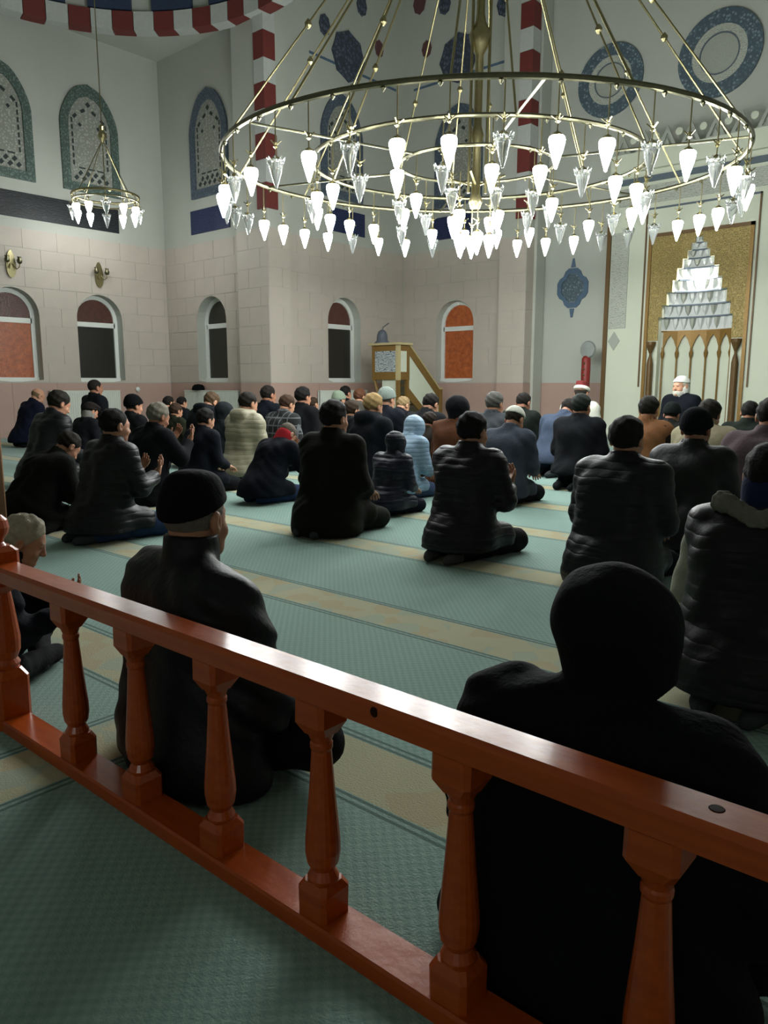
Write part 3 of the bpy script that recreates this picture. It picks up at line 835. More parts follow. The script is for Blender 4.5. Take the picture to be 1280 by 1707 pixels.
for k in range(-3, 6):
    o = obj('baluster', bm_, rail, (-0.327 - 0.320 * k, 0, 0))
    for p_ in bm_.polygons: p_.use_smooth = False
m = MB()
m.loft([sq(0.05, 0.0), sq(0.05, 0.16, 0.2), sq(0.036, 0.185, 0.35)])
m.lathe([(0.036, 0.183), (0.042, 0.20), (0.034, 0.215), (0.045, 0.24), (0.047, 0.28), (0.036, 0.38), (0.03, 0.425), (0.036, 0.435)], 20)
m.loft([sq(0.034, 0.43, 0.4), sq(0.05, 0.45, 0.2), sq(0.05, 0.555), sq(0.035, 0.57, 0.3)])
m.lathe([(0.03, 0.568), (0.022, 0.58), (0.024, 0.59), (0.036, 0.605), (0.041, 0.625), (0.036, 0.648), (0.022, 0.662), (0.0, 0.667)], 20)
obj('newel_post', m.mesh('newel_post', 'varnished_pine'), rail, (-2.36, 0, 0))
for x, y, on_top in ((623, 1188, False), (1195, 1347, True)):
    m = MB()
    if on_top:
        q = on_z(x, y, 0.523); m.lathe([(0.011, 0), (0.009, 0.0015), (0.0, 0.002)], 12); obj('wood_knot', m.mesh('wood_knot', 'wood_knot'), rail, (q[0], q[1] - RC, 0.5215))
    else:
        q = on_v(x, y, RV0); m.lathe([(0.010, 0), (0.008, 0.0015), (0.0, 0.002)], 12); obj('wood_knot', m.mesh('wood_knot', 'wood_knot'), rail, (q[0], -hw_ + 0.001, q[2]), (HP, 0, 0))
# wooden post further left, only its edge shows
m = MB(); m.box(-0.06, 0.06, -0.06, 0.06, 0, 0.9, 0.012); m.lathe([(0.05, 0.9), (0.06, 0.92), (0.04, 0.95), (0.0, 0.96)], 12)
p = on_z(-5, 905, 0)
tag(obj('wooden_post', m.mesh('wooden_post', mat('dull_wood', '#7a5638', 0.5, var=0.2)), None, (p[0], p[1], 0)), 'dull brown wooden post at the left photo edge behind the newel', 'post')

# ================================================================== chandeliers
def glass_profile(s=1.0):
    return [(0.030 * s, 0.0), (0.056 * s, -0.006 * s), (0.064 * s, -0.022 * s), (0.062 * s, -0.05 * s), (0.052 * s, -0.095 * s), (0.036 * s, -0.145 * s), (0.024 * s, -0.185 * s), (0.014 * s, -0.215 * s), (0.010 * s, -0.232 * s), (0.0, -0.238 * s)]
def lamp_meshes(s, drop, lit_mat='lamp_lit'):
    b = MB(); b.tube([(0, 0, 0), (0, 0, -drop)], 0.006 * s)
    b.lathe([(0.004, -drop * 0.62), (0.018 * s, -drop * 0.66), (0.006 * s, -drop * 0.70), (0.022 * s, -drop * 0.74), (0.006 * s, -drop * 0.78)], 8)
    b.lathe([(0.006 * s, -drop + 0.03 * s), (0.03 * s, -drop + 0.015 * s), (0.05 * s, -drop - 0.005 * s), (0.034 * s, -drop - 0.012 * s)], 10)
    for i in range(3):
        a = 2 * math.pi * i / 3
        b.tube([(0.01 * math.cos(a), 0.01 * math.sin(a), -drop * 0.70), (0.05 * s * math.cos(a), 0.05 * s * math.sin(a), -drop * 0.62)], 0.006 * s, 5)
    body = b.mesh('lamp_body', 'brass')
    g = MB(); g.lathe(glass_profile(s), 14)
    lit = g.mesh('lit_glass', lit_mat, True)
    g = MB(); g.lathe(glass_profile(s), 12)
    for i in range(8):
        a = 2 * math.pi * i / 8
        g.tube([(0.06 * s * math.cos(a), 0.06 * s * math.sin(a), -0.03 * s), (0.078 * s * math.cos(a), 0.078 * s * math.sin(a), 0.02 * s)], [0.014 * s, 0.006 * s], 5)
    clear = g.mesh('clear_glass', 'lamp_clear', True)
    return body, lit, clear
def hang(t, ms, x, y, z, drop, s, lit, rz=0.0):
    b = obj('pendant_lamp', ms[0], t, (x, y, z), (0, 0, rz))
    obj('lit_glass' if lit else 'clear_glass', ms[1] if lit else ms[2], b, (0, 0, -drop - 0.005))
def ring_mesh(r, tube, name, material='brass_dark', n=96):
    m = MB(); m.tube([(r * math.cos(2 * math.pi * i / n), r * math.sin(2 * math.pi * i / n), 0) for i in range(n)], tube, 8, True)
    k = int(r * 14)
    for i in range(k):
        a = 2 * math.pi * (i + 0.5) / k
        c = (r * math.cos(a), r * math.sin(a), -tube * 1.2)
        m.lathe([(0.004, -tube), (tube * 0.9, 0.0), (0.004, tube)], 6, c)
    return m.mesh(name, material, False)
CX, CY, CZ = UAX, 7.394, 3.423
ch = thing('ring_chandelier', 'huge three ring brass chandelier with glass tulip lamps over the hall', 'chandelier', (CX, CY, CZ))
ch.rotation_euler = (0.023, 0.029, 0)
RAD = (2.744, 1.80, 0.85)
HUB = 3.5
rng = random.Random(7)
ms = lamp_meshes(1.0, 0.38)
for ri, (R_, nl, tb) in enumerate(zip(RAD, (42, 26, 12), (0.026, 0.022, 0.018))):
    obj('brass_ring', ring_mesh(R_, tb, 'brass_ring'), ch)
    for i in range(nl):
        a = 2 * math.pi * (i + 0.3 * ri) / nl
        lit = (i % 5 in (0, 2, 3)) if ri != 2 else (i % 2 == 0)
        if rng.random() < 0.14: lit = not lit
        hang(ch, ms, R_ * math.cos(a), R_ * math.sin(a), -tb, 0.38, 1.0, lit, a)
nrod = 12
for i in range(nrod):
    for ri, off in ((0, 0.0), (1, 0.5)):
        a = 2 * math.pi * (i + off) / nrod; R_ = RAD[ri]
        if ri == 1 and i % 2: continue
        m = MB(); dxy = (math.cos(a), math.sin(a))
        A = (R_ * dxy[0], R_ * dxy[1], 0.0); Bp = (0.12 * dxy[0], 0.12 * dxy[1], HUB)
        m.tube([A, Bp], 0.011, 6)
        for f in (0.33, 0.62):
            c = tuple(A[j] + (Bp[j] - A[j]) * f for j in range(3)); m.lathe([(0.01, -0.045), (0.034, -0.015), (0.036, 0.01), (0.01, 0.045)], 8, c)
        obj('suspension_rod', m.mesh('suspension_rod', 'brass'), ch)
for i in range(6):
    a = 2 * math.pi * (i + 0.25) / 6; m = MB()
    m.tube([(RAD[2] * math.cos(a), RAD[2] * math.sin(a), 0), (RAD[0] * math.cos(a), RAD[0] * math.sin(a), 0)], 0.012, 6)
    obj('cross_arm', m.mesh('cross_arm', 'brass_dark'), ch)
m = MB(); m.lathe([(0.05, -0.45), (0.08, -0.38), (0.05, -0.30), (0.045, 0.2), (0.075, 0.3), (0.045, 0.4), (0.045, 1.1), (0.10, 1.2), (0.12, 1.3), (0.06, 1.42), (0.045, 1.5), (0.045, HUB - 0.2), (0.16, HUB - 0.1), (0.16, HUB + 0.1), (0.05, HUB + 0.2), (0.05, ROOM_H - CZ)], 14)
obj('centre_stem', m.mesh('centre_stem', 'brass', True), ch)
for i in range(3):
    a = 2 * math.pi * i / 3 + 0.3; m = MB(); m.tube([(0.11 * math.cos(a), 0.11 * math.sin(a), -0.3), (0.11 * math.cos(a), 0.11 * math.sin(a), HUB)], 0.016, 6); obj('stem_rod', m.mesh('stem_rod', 'brass'), ch)
for i in range(8):
    a = 2 * math.pi * i / 8; q = 0.17 if i % 2 else 0.3
    hang(ch, ms, q * math.cos(a), q * math.sin(a), -0.12 - (0.22 if i % 2 else 0.0), 0.38, 1.0, True, a)
for i in range(4):
    a = 2 * math.pi * i / 4 + 0.4; m = MB(); m.tube([(0.05 * math.cos(a), 0.05 * math.sin(a), -0.2), (0.32 * math.cos(a), 0.32 * math.sin(a), -0.12)], 0.012, 6); obj('centre_arm', m.mesh('centre_arm', 'brass'), ch)

# smaller chandelier hanging in the left bay
q = on_z(176, 327, 4.55)
dS = 1.0
SCx, SCy, SCz = q[0], q[1], 4.55
s_ = None
sc = thing('small_chandelier', 'small brass ring chandelier hanging before the left stucco window', 'chandelier', (SCx, SCy, SCz))
SR = 0.60
obj('brass_ring', ring_mesh(SR, 0.022, 'brass_ring', 'brass', 48), sc)
m = MB(); m.tube([(SR * 0.99 * math.cos(2 * math.pi * i / 48), SR * 0.99 * math.sin(2 * math.pi * i / 48), -0.1) for i in range(48)], 0.014, 6, True); obj('lower_ring', m.mesh('lower_ring', 'brass'), sc)
m2 = lamp_meshes(1.05, 0.2, 'lamp_lit_soft')
for i in range(12):
    a = 2 * math.pi * i / 12; hang(sc, m2, SR * math.cos(a), SR * math.sin(a), -0.02, 0.2, 1.05, i % 3 != 2, a)
m = MB(); m.tube([(0, 0, -0.1), (0, 0, 6.0)], 0.01, 6); m.lathe([(0.01, 0.95), (0.07, 1.02), (0.08, 1.08), (0.04, 1.16), (0.06, 1.22), (0.01, 1.28)], 12)
obj('stem', m.mesh('stem', 'brass'), sc)
for i in range(4):
    a = 2 * math.pi * i / 4 + 0.2; m = MB(); m.tube([(SR * math.cos(a), SR * math.sin(a), 0), (0.03 * math.cos(a), 0.03 * math.sin(a), 0.95)], 0.008, 6); obj('chain_rod', m.mesh('chain_rod', 'brass'), sc)

# its twin hangs in the rear bay behind the photographer
tw = thing('small_chandelier', 'small brass ring chandelier in the rear bay behind the balustrade', 'chandelier', (0.9, -4.6, 3.0))
n_lit = 0
for c_ in sc.children:
    k_ = c_.copy(); COL.objects.link(k_); k_.parent = tw
    for g_ in c_.children:
        q_ = g_.copy(); COL.objects.link(q_); q_.parent = k_
        if g_.name.startswith('lit_glass'):
            n_lit += 1
            if n_lit > 4: q_.data = m2[2]; q_.name = 'clear_glass'

# ================================================================== preacher's pulpit with stair
KX, KY = on_v(664, 600, 12.1)[0], 12.1
pul = thing('preacher_pulpit', 'raised wooden preaching chair with white panels and a stair', 'pulpit', (KX, KY, 0))
W_, D_ = 0.72, 0.36
def kb(name, x0, x1, y0, y1, z0, z1, mm, par=pul, c=0.0):
    m = MB(); m.box(x0, x1, y0, y1, z0, z1, c); return obj(name, m.mesh(name, mm), par)
kb('top_rim', -W_ - 0.05, 0.05, -0.05, D_ + 0.05, 1.84, 1.885, 'pulpit_rim')
kb('floor_board', -W_ + 0.02, -0.02, 0.02, D_ - 0.02, 1.18, 1.22, 'pulpit_wood')
for x, y in ((-W_, 0), (-0.075, 0), (-0.075, D_ - 0.075), (-W_, D_ - 0.075)):
    kb('corner_post', x, x + 0.075, y, y + 0.075, 1.13, 1.84, 'pulpit_rim' if (x > -0.3 and y == 0) else 'pulpit_wood')
    if x > -0.3: kb('leg', x + 0.005, x + 0.07, y + 0.005, y + 0.07, 0.0, 1.13, 'pulpit_wood')
for y in (0.01, D_ - 0.04):
    kb('front_rail', -W_ + 0.075, -0.075, y, y + 0.03, 1.72, 1.84, 'pulpit_wood'); kb('front_rail', -W_ + 0.075, -0.075, y, y + 0.03, 1.14, 1.30, 'pulpit_wood')
    kb('script_panel', -W_ + 0.075, -0.075, y + 0.005, y + 0.025, 1.30, 1.72, 'pulpit_script')
kb('side_rail', -0.04, -0.01, 0.075, D_ - 0.075, 1.72, 1.84, 'pulpit_wood'); kb('side_rail', -0.04, -0.01, 0.075, D_ - 0.075, 1.14, 1.30, 'pulpit_wood')
kb('side_panel', -0.035, -0.015, 0.075, D_ - 0.075, 1.30, 1.72, 'pulpit_panel')
m = MB(); m.tube([(-W_ + 0.04, 0.04, 1.14), (-W_ + 0.12, 0.04, 0.9), (-W_ + 0.2, 0.04, 0.62), (-W_ + 0.22, 0.04, 0.0)], 0.035, 6); obj('curved_leg', m.mesh('curved_leg', 'pulpit_wood'), pul)
kb('lower_panel', -W_ + 0.24, -0.075, 0.05, 0.07, 0.0, 1.14, 'pulpit_panel')
# stair going away beside the box
SL, SH = 1.05, 1.84
for k in range(5): kb('stair_tread', -0.55, -0.06, D_ + SL * (k / 5), D_ + SL * ((k + 1) / 5) + 0.02, 1.0 - 0.2 * k, 1.03 - 0.2 * k, 'pulpit_wood')
for xs, nm in ((-0.05, 'near'), (-0.60, 'far')):
    def slab(name, poly, mm, th=0.04):
        m = MB(); n = len(poly)
        vs_ = [(xs, y, z) for y, z in poly] + [(xs + th, y, z) for y, z in poly]
        m.add(vs_, [tuple(range(n)), tuple(range(2 * n - 1, n - 1, -1))] + [(i, i + n, (i + 1) % n + n, (i + 1) % n) for i in range(n)])
        obj(name, m.mesh(name, mm), pul)
    y0, y1 = D_, D_ + SL
    slab('stair_handrail', [(y0, 1.845), (y1, 0.94), (y1 + 0.12, 0.94), (y1 + 0.12, 0.98), (y1, 0.98), (y0, 1.884)], 'pulpit_rim', 0.05)
    slab('stair_upper_string', [(y0, 1.66), (y1 - 0.02, 0.76), (y1, 0.76), (y1, 0.94), (y0, 1.845)], 'pulpit_wood')
    slab('stair_side_panel', [(y0, 0.95), (y1, 0.06), (y1, 0.76), (y0, 1.66)], 'pulpit_panel', 0.02)
    slab('stair_lower_string', [(y0, 0.75), (y1, 0.0), (y1, 0.12), (y0, 0.97)], 'pulpit_wood')
    slab('stair_newel', [(y1, 0), (y1 + 0.09, 0), (y1 + 0.09, 0.94), (y1, 0.94)], 'pulpit_wood', 0.06)
cv = thing('covered_microphone', 'grey hooded microphone stand on the pulpit rim', 'microphone', (KX - 0.52, KY + 0.1, 1.885))
m = MB(); m.lathe([(0.17, 0), (0.16, 0.02), (0.12, 0.05), (0.11, 0.16), (0.085, 0.23), (0.04, 0.27), (0.0, 0.28)], 14); obj('grey_cover', m.mesh('grey_cover', 'grey_plastic', True), cv)
m = MB(); m.tube([(0.0, 0, 0.25), (0.02, 0, 0.32), (0.10, 0, 0.36), (0.18, 0, 0.40)], 0.011, 6); obj('gooseneck', m.mesh('gooseneck', 'grey_plastic'), cv)

# ================================================================== red banner pole and a folded cap on the radiator
p = on_v(977, 600, 14.2)
bp = thing('banner_pole', 'red decorated pole with gold studs under a grey round fan', 'pole', (p[0], 14.2, 0))
m = MB(); m.lathe([(0.16, 0), (0.16, 0.03), (0.03, 0.05), (0.03, 0.85), (0.10, 0.9), (0.085, 1.0), (0.09, 1.3), (0.085, 1.55), (0.05, 1.6)], 14); obj('red_sleeve', m.mesh('red_sleeve', mat('banner_red', '#7c1f1a', 0.5, var=0.3, scale=20), True), bp)
m = MB()
for k in range(4): m.lathe([(0.0, -0.03), (0.028, 0), (0.0, 0.03)], 8, (0.0, -0.085, 1.12 + 0.11 * k))
obj('gold_studs', m.mesh('gold_studs', 'brass'), bp)
m = MB(); m.lathe([(0.0, -0.05), (0.15, -0.04), (0.17, 0), (0.15, 0.04), (0.0, 0.05)], 20); obj('fan_guard', m.mesh('fan_guard', mat('fan_grey', '#7d837f', 0.5)), bp, (0.03, 0, 1.72), (HP, 0, 0))
p = on_v(332, 655, V2 - 0.09)
m = MB(); m.lathe([(0.14, 0), (0.145, 0.03), (0.13, 0.08), (0.09, 0.12), (0.0, 0.135)], 14)
tag(obj('folded_cap', m.mesh('folded_cap', fabric('#0e0f12', 'knit'), True), None, (p[0], V2 - 0.105, 0.92)), 'black woollen cap left on the radiator by the striped pier', 'cap')

# ================================================================== people
f32 = np.float32
def axis(lo, hi, step, flo=None, fhi=None, fstep=None):
    """grid positions; finer between flo and fhi"""
    if flo is None: return np.arange(lo, hi + step, step).astype(f32)
    a = np.arange(lo, flo, step); b = np.arange(max(flo, lo), min(fhi, hi), fstep); c = np.arange(min(fhi, hi), hi + step, step)
    return np.concatenate([a, b, c]).astype(f32)
def nets(fn, ax, ay, az):
    X, Y, Z = np.meshgrid(ax, ay, az, indexing='ij')
    V = fn((X, Y, Z)).astype(f32); S = V < 0
    C = np.zeros((len(ax) - 1, len(ay) - 1, len(az) - 1), np.int8)
    offs = [(i, j, k) for i in (0, 1) for j in (0, 1) for k in (0, 1)]
    nx, ny, nz = C.shape
    for i, j, k in offs: C += S[i:i + nx, j:j + ny, k:k + nz]
    I, J, K = np.nonzero((C > 0) & (C < 8)); n = len(I)
    acc = np.zeros((n, 3), f32); cnt = np.zeros(n, f32)
    def P(o): return np.stack([ax[I + o[0]], ay[J + o[1]], az[K + o[2]]], 1)
    for a in offs:
        for d in range(3):
            if a[d]: continue
            b = list(a); b[d] = 1
            va = V[I + a[0], J + a[1], K + a[2]]; vb = V[I + b[0], J + b[1], K + b[2]]
            q = (va < 0) != (vb < 0)
            if not q.any(): continue
            t = np.where(q, va / np.where(q, va - vb, 1), 0)[:, None]
            acc += np.where(q[:, None], P(a) * (1 - t) + P(b) * t, 0); cnt += q
    verts = acc / cnt[:, None]
    vid = np.full(C.shape, -1, np.int32); vid[I, J, K] = np.arange(n)
    quads = []
    for d in range(3):
        sl0 = [slice(None)] * 3; sl1 = [slice(None)] * 3
        sl0[d] = slice(0, -1); sl1[d] = slice(1, None)
        ch_ = S[tuple(sl0)] != S[tuple(sl1)]
        e = np.array(np.nonzero(ch_))
        o1, o2 = (d + 1) % 3, (d + 2) % 3
        ok = (e[o1] > 0) & (e[o2] > 0) & (e[o1] < C.shape[o1]) & (e[o2] < C.shape[o2])
        e = e[:, ok]
        def cell(a, b):
            c = e.copy(); c[o1] -= a; c[o2] -= b
            return vid[c[0], c[1], c[2]]
        q = np.stack([cell(1, 1), cell(0, 1), cell(0, 0), cell(1, 0)], 1)
        s = S[e[0], e[1], e[2]]
        q[~s] = q[~s][:, ::-1]
        quads.append(q)
    Q = np.concatenate(quads); Q = Q[(Q >= 0).all(1)]
    return verts, Q
def np_mesh(name, verts, quads, mats, midx=None):
    me = bpy.data.meshes.new(name)
    me.vertices.add(len(verts)); me.vertices.foreach_set('co', verts.astype(f32).ravel())
    me.loops.add(len(quads) * 4); me.loops.foreach_set('vertex_index', quads.astype(np.int32).ravel())
    me.polygons.add(len(quads)); me.polygons.foreach_set('loop_start', np.arange(0, len(quads) * 4, 4, dtype=np.int32))
    me.polygons.foreach_set('use_smooth', np.ones(len(quads), bool))
    for m_ in mats: me.materials.append(m_)
    if midx is not None: me.polygons.foreach_set('material_index', midx.astype(np.int32))
    me.update(calc_edges=True)
    return me
def vlen(x, y, z): return np.sqrt(x * x + y * y + z * z)
def cap(p, a, b, r1, r2=None):
    r2 = r1 if r2 is None else r2
    bx, by, bz = b[0] - a[0], b[1] - a[1], b[2] - a[2]
    px, py, pz = p[0] - a[0], p[1] - a[1], p[2] - a[2]
    h = np.clip((px * bx + py * by + pz * bz) / max(1e-9, bx * bx + by * by + bz * bz), 0, 1)
    return vlen(px - bx * h, py - by * h, pz - bz * h) - (r1 + (r2 - r1) * h)
def ell(p, c, r):
    x, y, z = p[0] - c[0], p[1] - c[1], p[2] - c[2]
    k0 = vlen(x / r[0], y / r[1], z / r[2]); k1 = vlen(x / r[0] ** 2, y / r[1] ** 2, z / r[2] ** 2) + 1e-6
    return k0 * (k0 - 1) / k1
def smin(a, b, k):
    h = np.clip(0.5 + 0.5 * (b - a) / k, 0, 1); return b * (1 - h) + a * h - k * h * (1 - h)
def smax(a, b, k): return -smin(-a, -b, k)
def rotx(a): c, s = math.cos(a), math.sin(a); return np.array([[1, 0, 0], [0, c, -s], [0, s, c]])
def rotz(a): c, s = math.cos(a), math.sin(a); return np.array([[c, -s, 0], [s, c, 0], [0, 0, 1]])
def roty(a): c, s = math.cos(a), math.sin(a); return np.array([[c, 0, s], [0, 1, 0], [-s, 0, c]])

# head in its own frame: origin between the ears, y to the face, z up; top at z=0.118
def head_core(q, fat=0.0):
    d = ell(q, (0, -0.012, 0.032), (0.078 + fat, 0.098 + fat, 0.086 + fat))
    d = smin(d, ell(q, (0, 0.028, -0.030), (0.062 + fat, 0.068 + fat, 0.090 + fat)), 0.04)
    d = smin(d, cap(q, (-0.035, 0.045, -0.085), (0.035, 0.045, -0.085), 0.026 + fat), 0.04)
    return d
def head_sdf(q):
    d = head_core(q)
    d = smin(d, cap(q, (-0.034, 0.083, 0.022), (0.034, 0.083, 0.022), 0.009), 0.018)
    d = smin(d, ell(q, (0, 0.075, -0.098), (0.024, 0.022, 0.02)), 0.02)
    for s in (-1, 1):
        d = smax(d, -ell(q, (s * 0.033, 0.105, 0.003), (0.017, 0.016, 0.012)), 0.012)
        d = smin(d, ell(q, (s * 0.033, 0.080, 0.003), (0.014, 0.0135, 0.0125)), 0.003)
        d = smin(d, ell(q, (s * 0.045, 0.062, -0.035), (0.022, 0.022, 0.02)), 0.025)
        ear = smax(ell(q, (s * 0.083, -0.008, -0.006), (0.013, 0.022, 0.034)), -ell(q, (s * 0.094, 0.0, -0.003), (0.008, 0.012, 0.02)), 0.006)
        d = smin(d, ear, 0.008)
    d = smin(d, cap(q, (0, 0.090, 0.012), (0, 0.112, -0.032), 0.008, 0.013), 0.012)
    for s in (-1, 1): d = smin(d, ell(q, (s * 0.012, 0.104, -0.036), (0.009, 0.010, 0.008)), 0.008)
    d = smin(d, cap(q, (-0.018, 0.088, -0.060), (0.018, 0.088, -0.060), 0.007), 0.008)
    d = smin(d, cap(q, (-0.015, 0.086, -0.072), (0.015, 0.086, -0.072), 0.008), 0.008)
    d = smax(d, -cap(q, (-0.021, 0.099, -0.066), (0.021, 0.099, -0.066), 0.0035), 0.004)
    return d

# open hand, palm up, fingers along +y, thumb to +x for the right hand
def hand_sdf(p, curl=0.35):
    d = ell(p, (0.0, 0.045, 0.0), (0.041, 0.052, 0.016))
    d = smin(d, cap(p, (0, -0.05, 0), (0, 0.02, 0), 0.027, 0.027), 0.02)
    for i, (x, L) in enumerate(((0.030, 0.070), (0.010, 0.078), (-0.011, 0.072), (-0.031, 0.057))):
        a = (x, 0.086, 0.0); c1, c2 = curl, curl * 2.0
        b = (x * 1.08, 0.086 + L * 0.5 * math.cos(c1), L * 0.5 * math.sin(c1))
        c = (x * 1.12, b[1] + L * 0.5 * math.cos(c2), b[2] + L * 0.5 * math.sin(c2))
        d = smin(d, smin(cap(p, a, b, 0.0092, 0.0085), cap(p, b, c, 0.0085, 0.0068), 0.004), 0.007)
    d = smin(d, smin(cap(p, (0.026, 0.02, 0.004), (0.056, 0.055, 0.016), 0.014, 0.0105), cap(p, (0.056, 0.055, 0.016), (0.062, 0.085, 0.024), 0.0105, 0.008), 0.005), 0.012)
    return d
_hv, _hq = nets(hand_sdf, axis(-0.06, 0.085, 0.0052), axis(-0.08, 0.175, 0.0052), axis(-0.035, 0.10, 0.0052))

SKIN = [mat('skin_a', '#a67459', 0.55, var=0.12, scale=25, bump=0.05), mat('skin_b', '#94634a', 0.55, var=0.12, scale=25, bump=0.05), mat('skin_c', '#b58468', 0.55, var=0.12, scale=25, bump=0.05)]
EYE = mat('eye_dark', '#15100d', 0.2, var=0.1, bump=0); LIP = mat('lip', '#8a4a40', 0.5, var=0.1, bump=0)
def hair_mat(hx): return mat('hair_' + hx.lstrip('#'), hx, 0.75, var=0.35, scale=40, bump=0.6, bscale=120, spec=0.15)
SOCK = {}
PEOPLE_LOG = []

def person(px, py, v, label, coat='#101216', kind='cloth', length='mid', lean=8, bow=12, turn=0, yaw=0, arms='lap', hair='#17120f', style='short', pose='kneel',
           hat=None, hatcol='#0d0e11', beard=None, skin=0, trousers='#14171c', sock='#3a3d40', girth=1.0, hooddown=False, hood=None, collar=None,
           sleeves=None, fur=None, amp=0.009, group='worshippers kneeling in the prayer hall', garment='coat', seat=0.0, quilt=0.075, elder=False, sc=None):
    L, Bh, T = math.radians(lean), math.radians(bow), math.radians(turn)
    cross = pose == 'cross'
    P = np.array([0, -0.03, 0.13 if cross else 0.19]); t = np.array([0, math.sin(L), math.cos(L)])
    C = P + 0.33 * t; N = P + 0.50 * t + np.array([0, 0.01, 0])
    Rh = rotz(-T) @ rotx(-Bh)
    nd = t + Rh[:, 2]; nd /= np.linalg.norm(nd)
    Hc = N + 0.045 * nd + Rh @ np.array([0, 0.015, 0.075])
    top_off = {'skull': 0.135, 'white': 0.125, 'beanie': 0.135, 'flat': 0.132}.get(hat, 0.128)
    if hood: top_off = 0.145
    top = Hc[2] + max(0.105, (Rh @ np.array([0, -0.02, top_off]))[2])
    # where: the ray through the crown meets the row
    hw0 = on_v(px, py, v)
    s = (hw0[2] - seat) / top if sc is None else sc
    PEOPLE_LOG.append((label, round(float(hw0[0]), 2), v, round(float(hw0[2]), 2), round(float(s), 2)))
    s = max(0.6, min(1.22, s))
    dist = float(np.linalg.norm(hw0 - _O))
    Rz = rotz(math.radians(yaw))
    base = hw0 - Rz @ np.array([Hc[0], Hc[1], 0]) * s
    root = thing('person', label, 'person', (base[0], base[1], seat), math.radians(yaw), group)
    root.scale = (s, s, s)
    near = dist < 3.2; far = dist > 7.0
    g = girth
    rs = random.Random(int(px * 13 + py * 7)); ph = rs.uniform(0, 6)
    # joints
    S_, E_, W_j = {}, {}, {}
    for k in (-1, 1):
        S_[k] = N - (0.098 if cross else 0.070) * t + np.array([k * 0.180 * (0.75 + 0.25 * g) * (1.12 if cross else 1.0), 0.0, 0])
        if arms == 'dua':
            E_[k] = S_[k] + np.array([k * 0.055, 0.07, -0.235]); W_j[k] = E_[k] + np.array([-k * 0.10, 0.19, 0.06])
        elif arms == 'high':
            E_[k] = S_[k] + np.array([k * 0.05, 0.13, -0.20]); W_j[k] = E_[k] + np.array([-k * 0.09, 0.16, 0.15])
        elif cross:
            E_[k] = S_[k] + np.array([k * 0.10, 0.05, -0.245]); W_j[k] = E_[k] + np.array([-k * 0.15, 0.20, -0.05])
        else:
            E_[k] = S_[k] + np.array([k * 0.06, 0.02, -0.25]); W_j[k] = E_[k] + np.array([-k * 0.09, 0.20, -0.08])
    hip = {k: np.array([k * 0.09, -0.04, 0.165]) for k in (-1, 1)}
    knee = {k: np.array([k * 0.145, 0.37, 0.082]) for k in (-1, 1)}
    ank = {k: np.array([k * 0.10, -0.15, 0.055]) for k in (-1, 1)}
    toe = {k: np.array([k * 0.075, -0.285, 0.032]) for k in (-1, 1)}
    if cross:
        hip = {k: np.array([k * 0.10, -0.02, 0.115]) for k in (-1, 1)}; knee = {k: np.array([k * 0.34, 0.20, 0.125]) for k in (-1, 1)}
        ank = {k: np.array([-k * 0.06, 0.30 + 0.03 * k, 0.062]) for k in (-1, 1)}; toe = {k: ank[k] + np.array([-k * 0.13, -0.03, -0.02]) for k in (-1, 1)}
    RhT = Rh.T
    def toh(p):
        x, y, z = p[0] - Hc[0], p[1] - Hc[1], p[2] - Hc[2]
        return (RhT[0, 0] * x + RhT[0, 1] * y + RhT[0, 2] * z, RhT[1, 0] * x + RhT[1, 1] * y + RhT[1, 2] * z, RhT[2, 0] * x + RhT[2, 1] * y + RhT[2, 2] * z)
    nb_ = Hc + Rh @ np.array([0, -0.025, -0.05])
    # ---- body: one skin, head to legs
    def body(p):
        d = head_sdf(toh(p))
        d = smin(d, cap(p, nb_, N - 0.05 * t, 0.054 * (0.8 + 0.2 * g), 0.06), 0.025)
        d = smin(d, cap(p, S_[-1], S_[1], 0.05), 0.04)
        for k in (-1, 1):
            d = smin(d, cap(p, P + [k * 0.06, 0, 0.02], C + [k * 0.06, 0, 0], 0.09, 0.085), 0.05)
            d = smin(d, cap(p, S_[k], E_[k], 0.045, 0.038), 0.03); d = smin(d, cap(p, E_[k], W_j[k], 0.036, 0.026), 0.02)
            d = smin(d, cap(p, hip[k], knee[k], 0.075, 0.055), 0.03); d = smin(d, cap(p, knee[k], ank[k], 0.05, 0.035), 0.02)
        return d
    fs = 0.0052 if near else (0.0085 if far else 0.0068)
    cs = 0.026
    lo, hi = Hc - 0.145, Hc + 0.15
    bv, bq = nets(body, axis(-0.44 if cross else -0.34, 0.44 if cross else 0.34, cs, lo[0], hi[0], fs), axis(-0.24, 0.50, cs, lo[1], hi[1], fs), axis(-0.01, Hc[2] + 0.17, cs, lo[2], hi[2], fs))
    cen = bv[bq].mean(1); qh = (cen - Hc) @ Rh
    mi = np.zeros(len(bq))
    for k in (-1, 1):
        mi[(((qh - np.array([k * 0.033, 0.092, 0.003])) / np.array([0.012, 0.012, 0.0055])) ** 2).sum(1) < 1.0] = 1
        mi[(((qh - np.array([k * 0.033, 0.092, 0.026])) / np.array([0.019, 0.014, 0.004])) ** 2).sum(1) < 1.0] = 3
    mi[(((qh - np.array([0, 0.096, -0.066])) / np.array([0.024, 0.02, 0.011])) ** 2).sum(1) < 1.0] = 2
    V_, Q_, M_ = [bv], [bq], [mi]; n0 = len(bv)
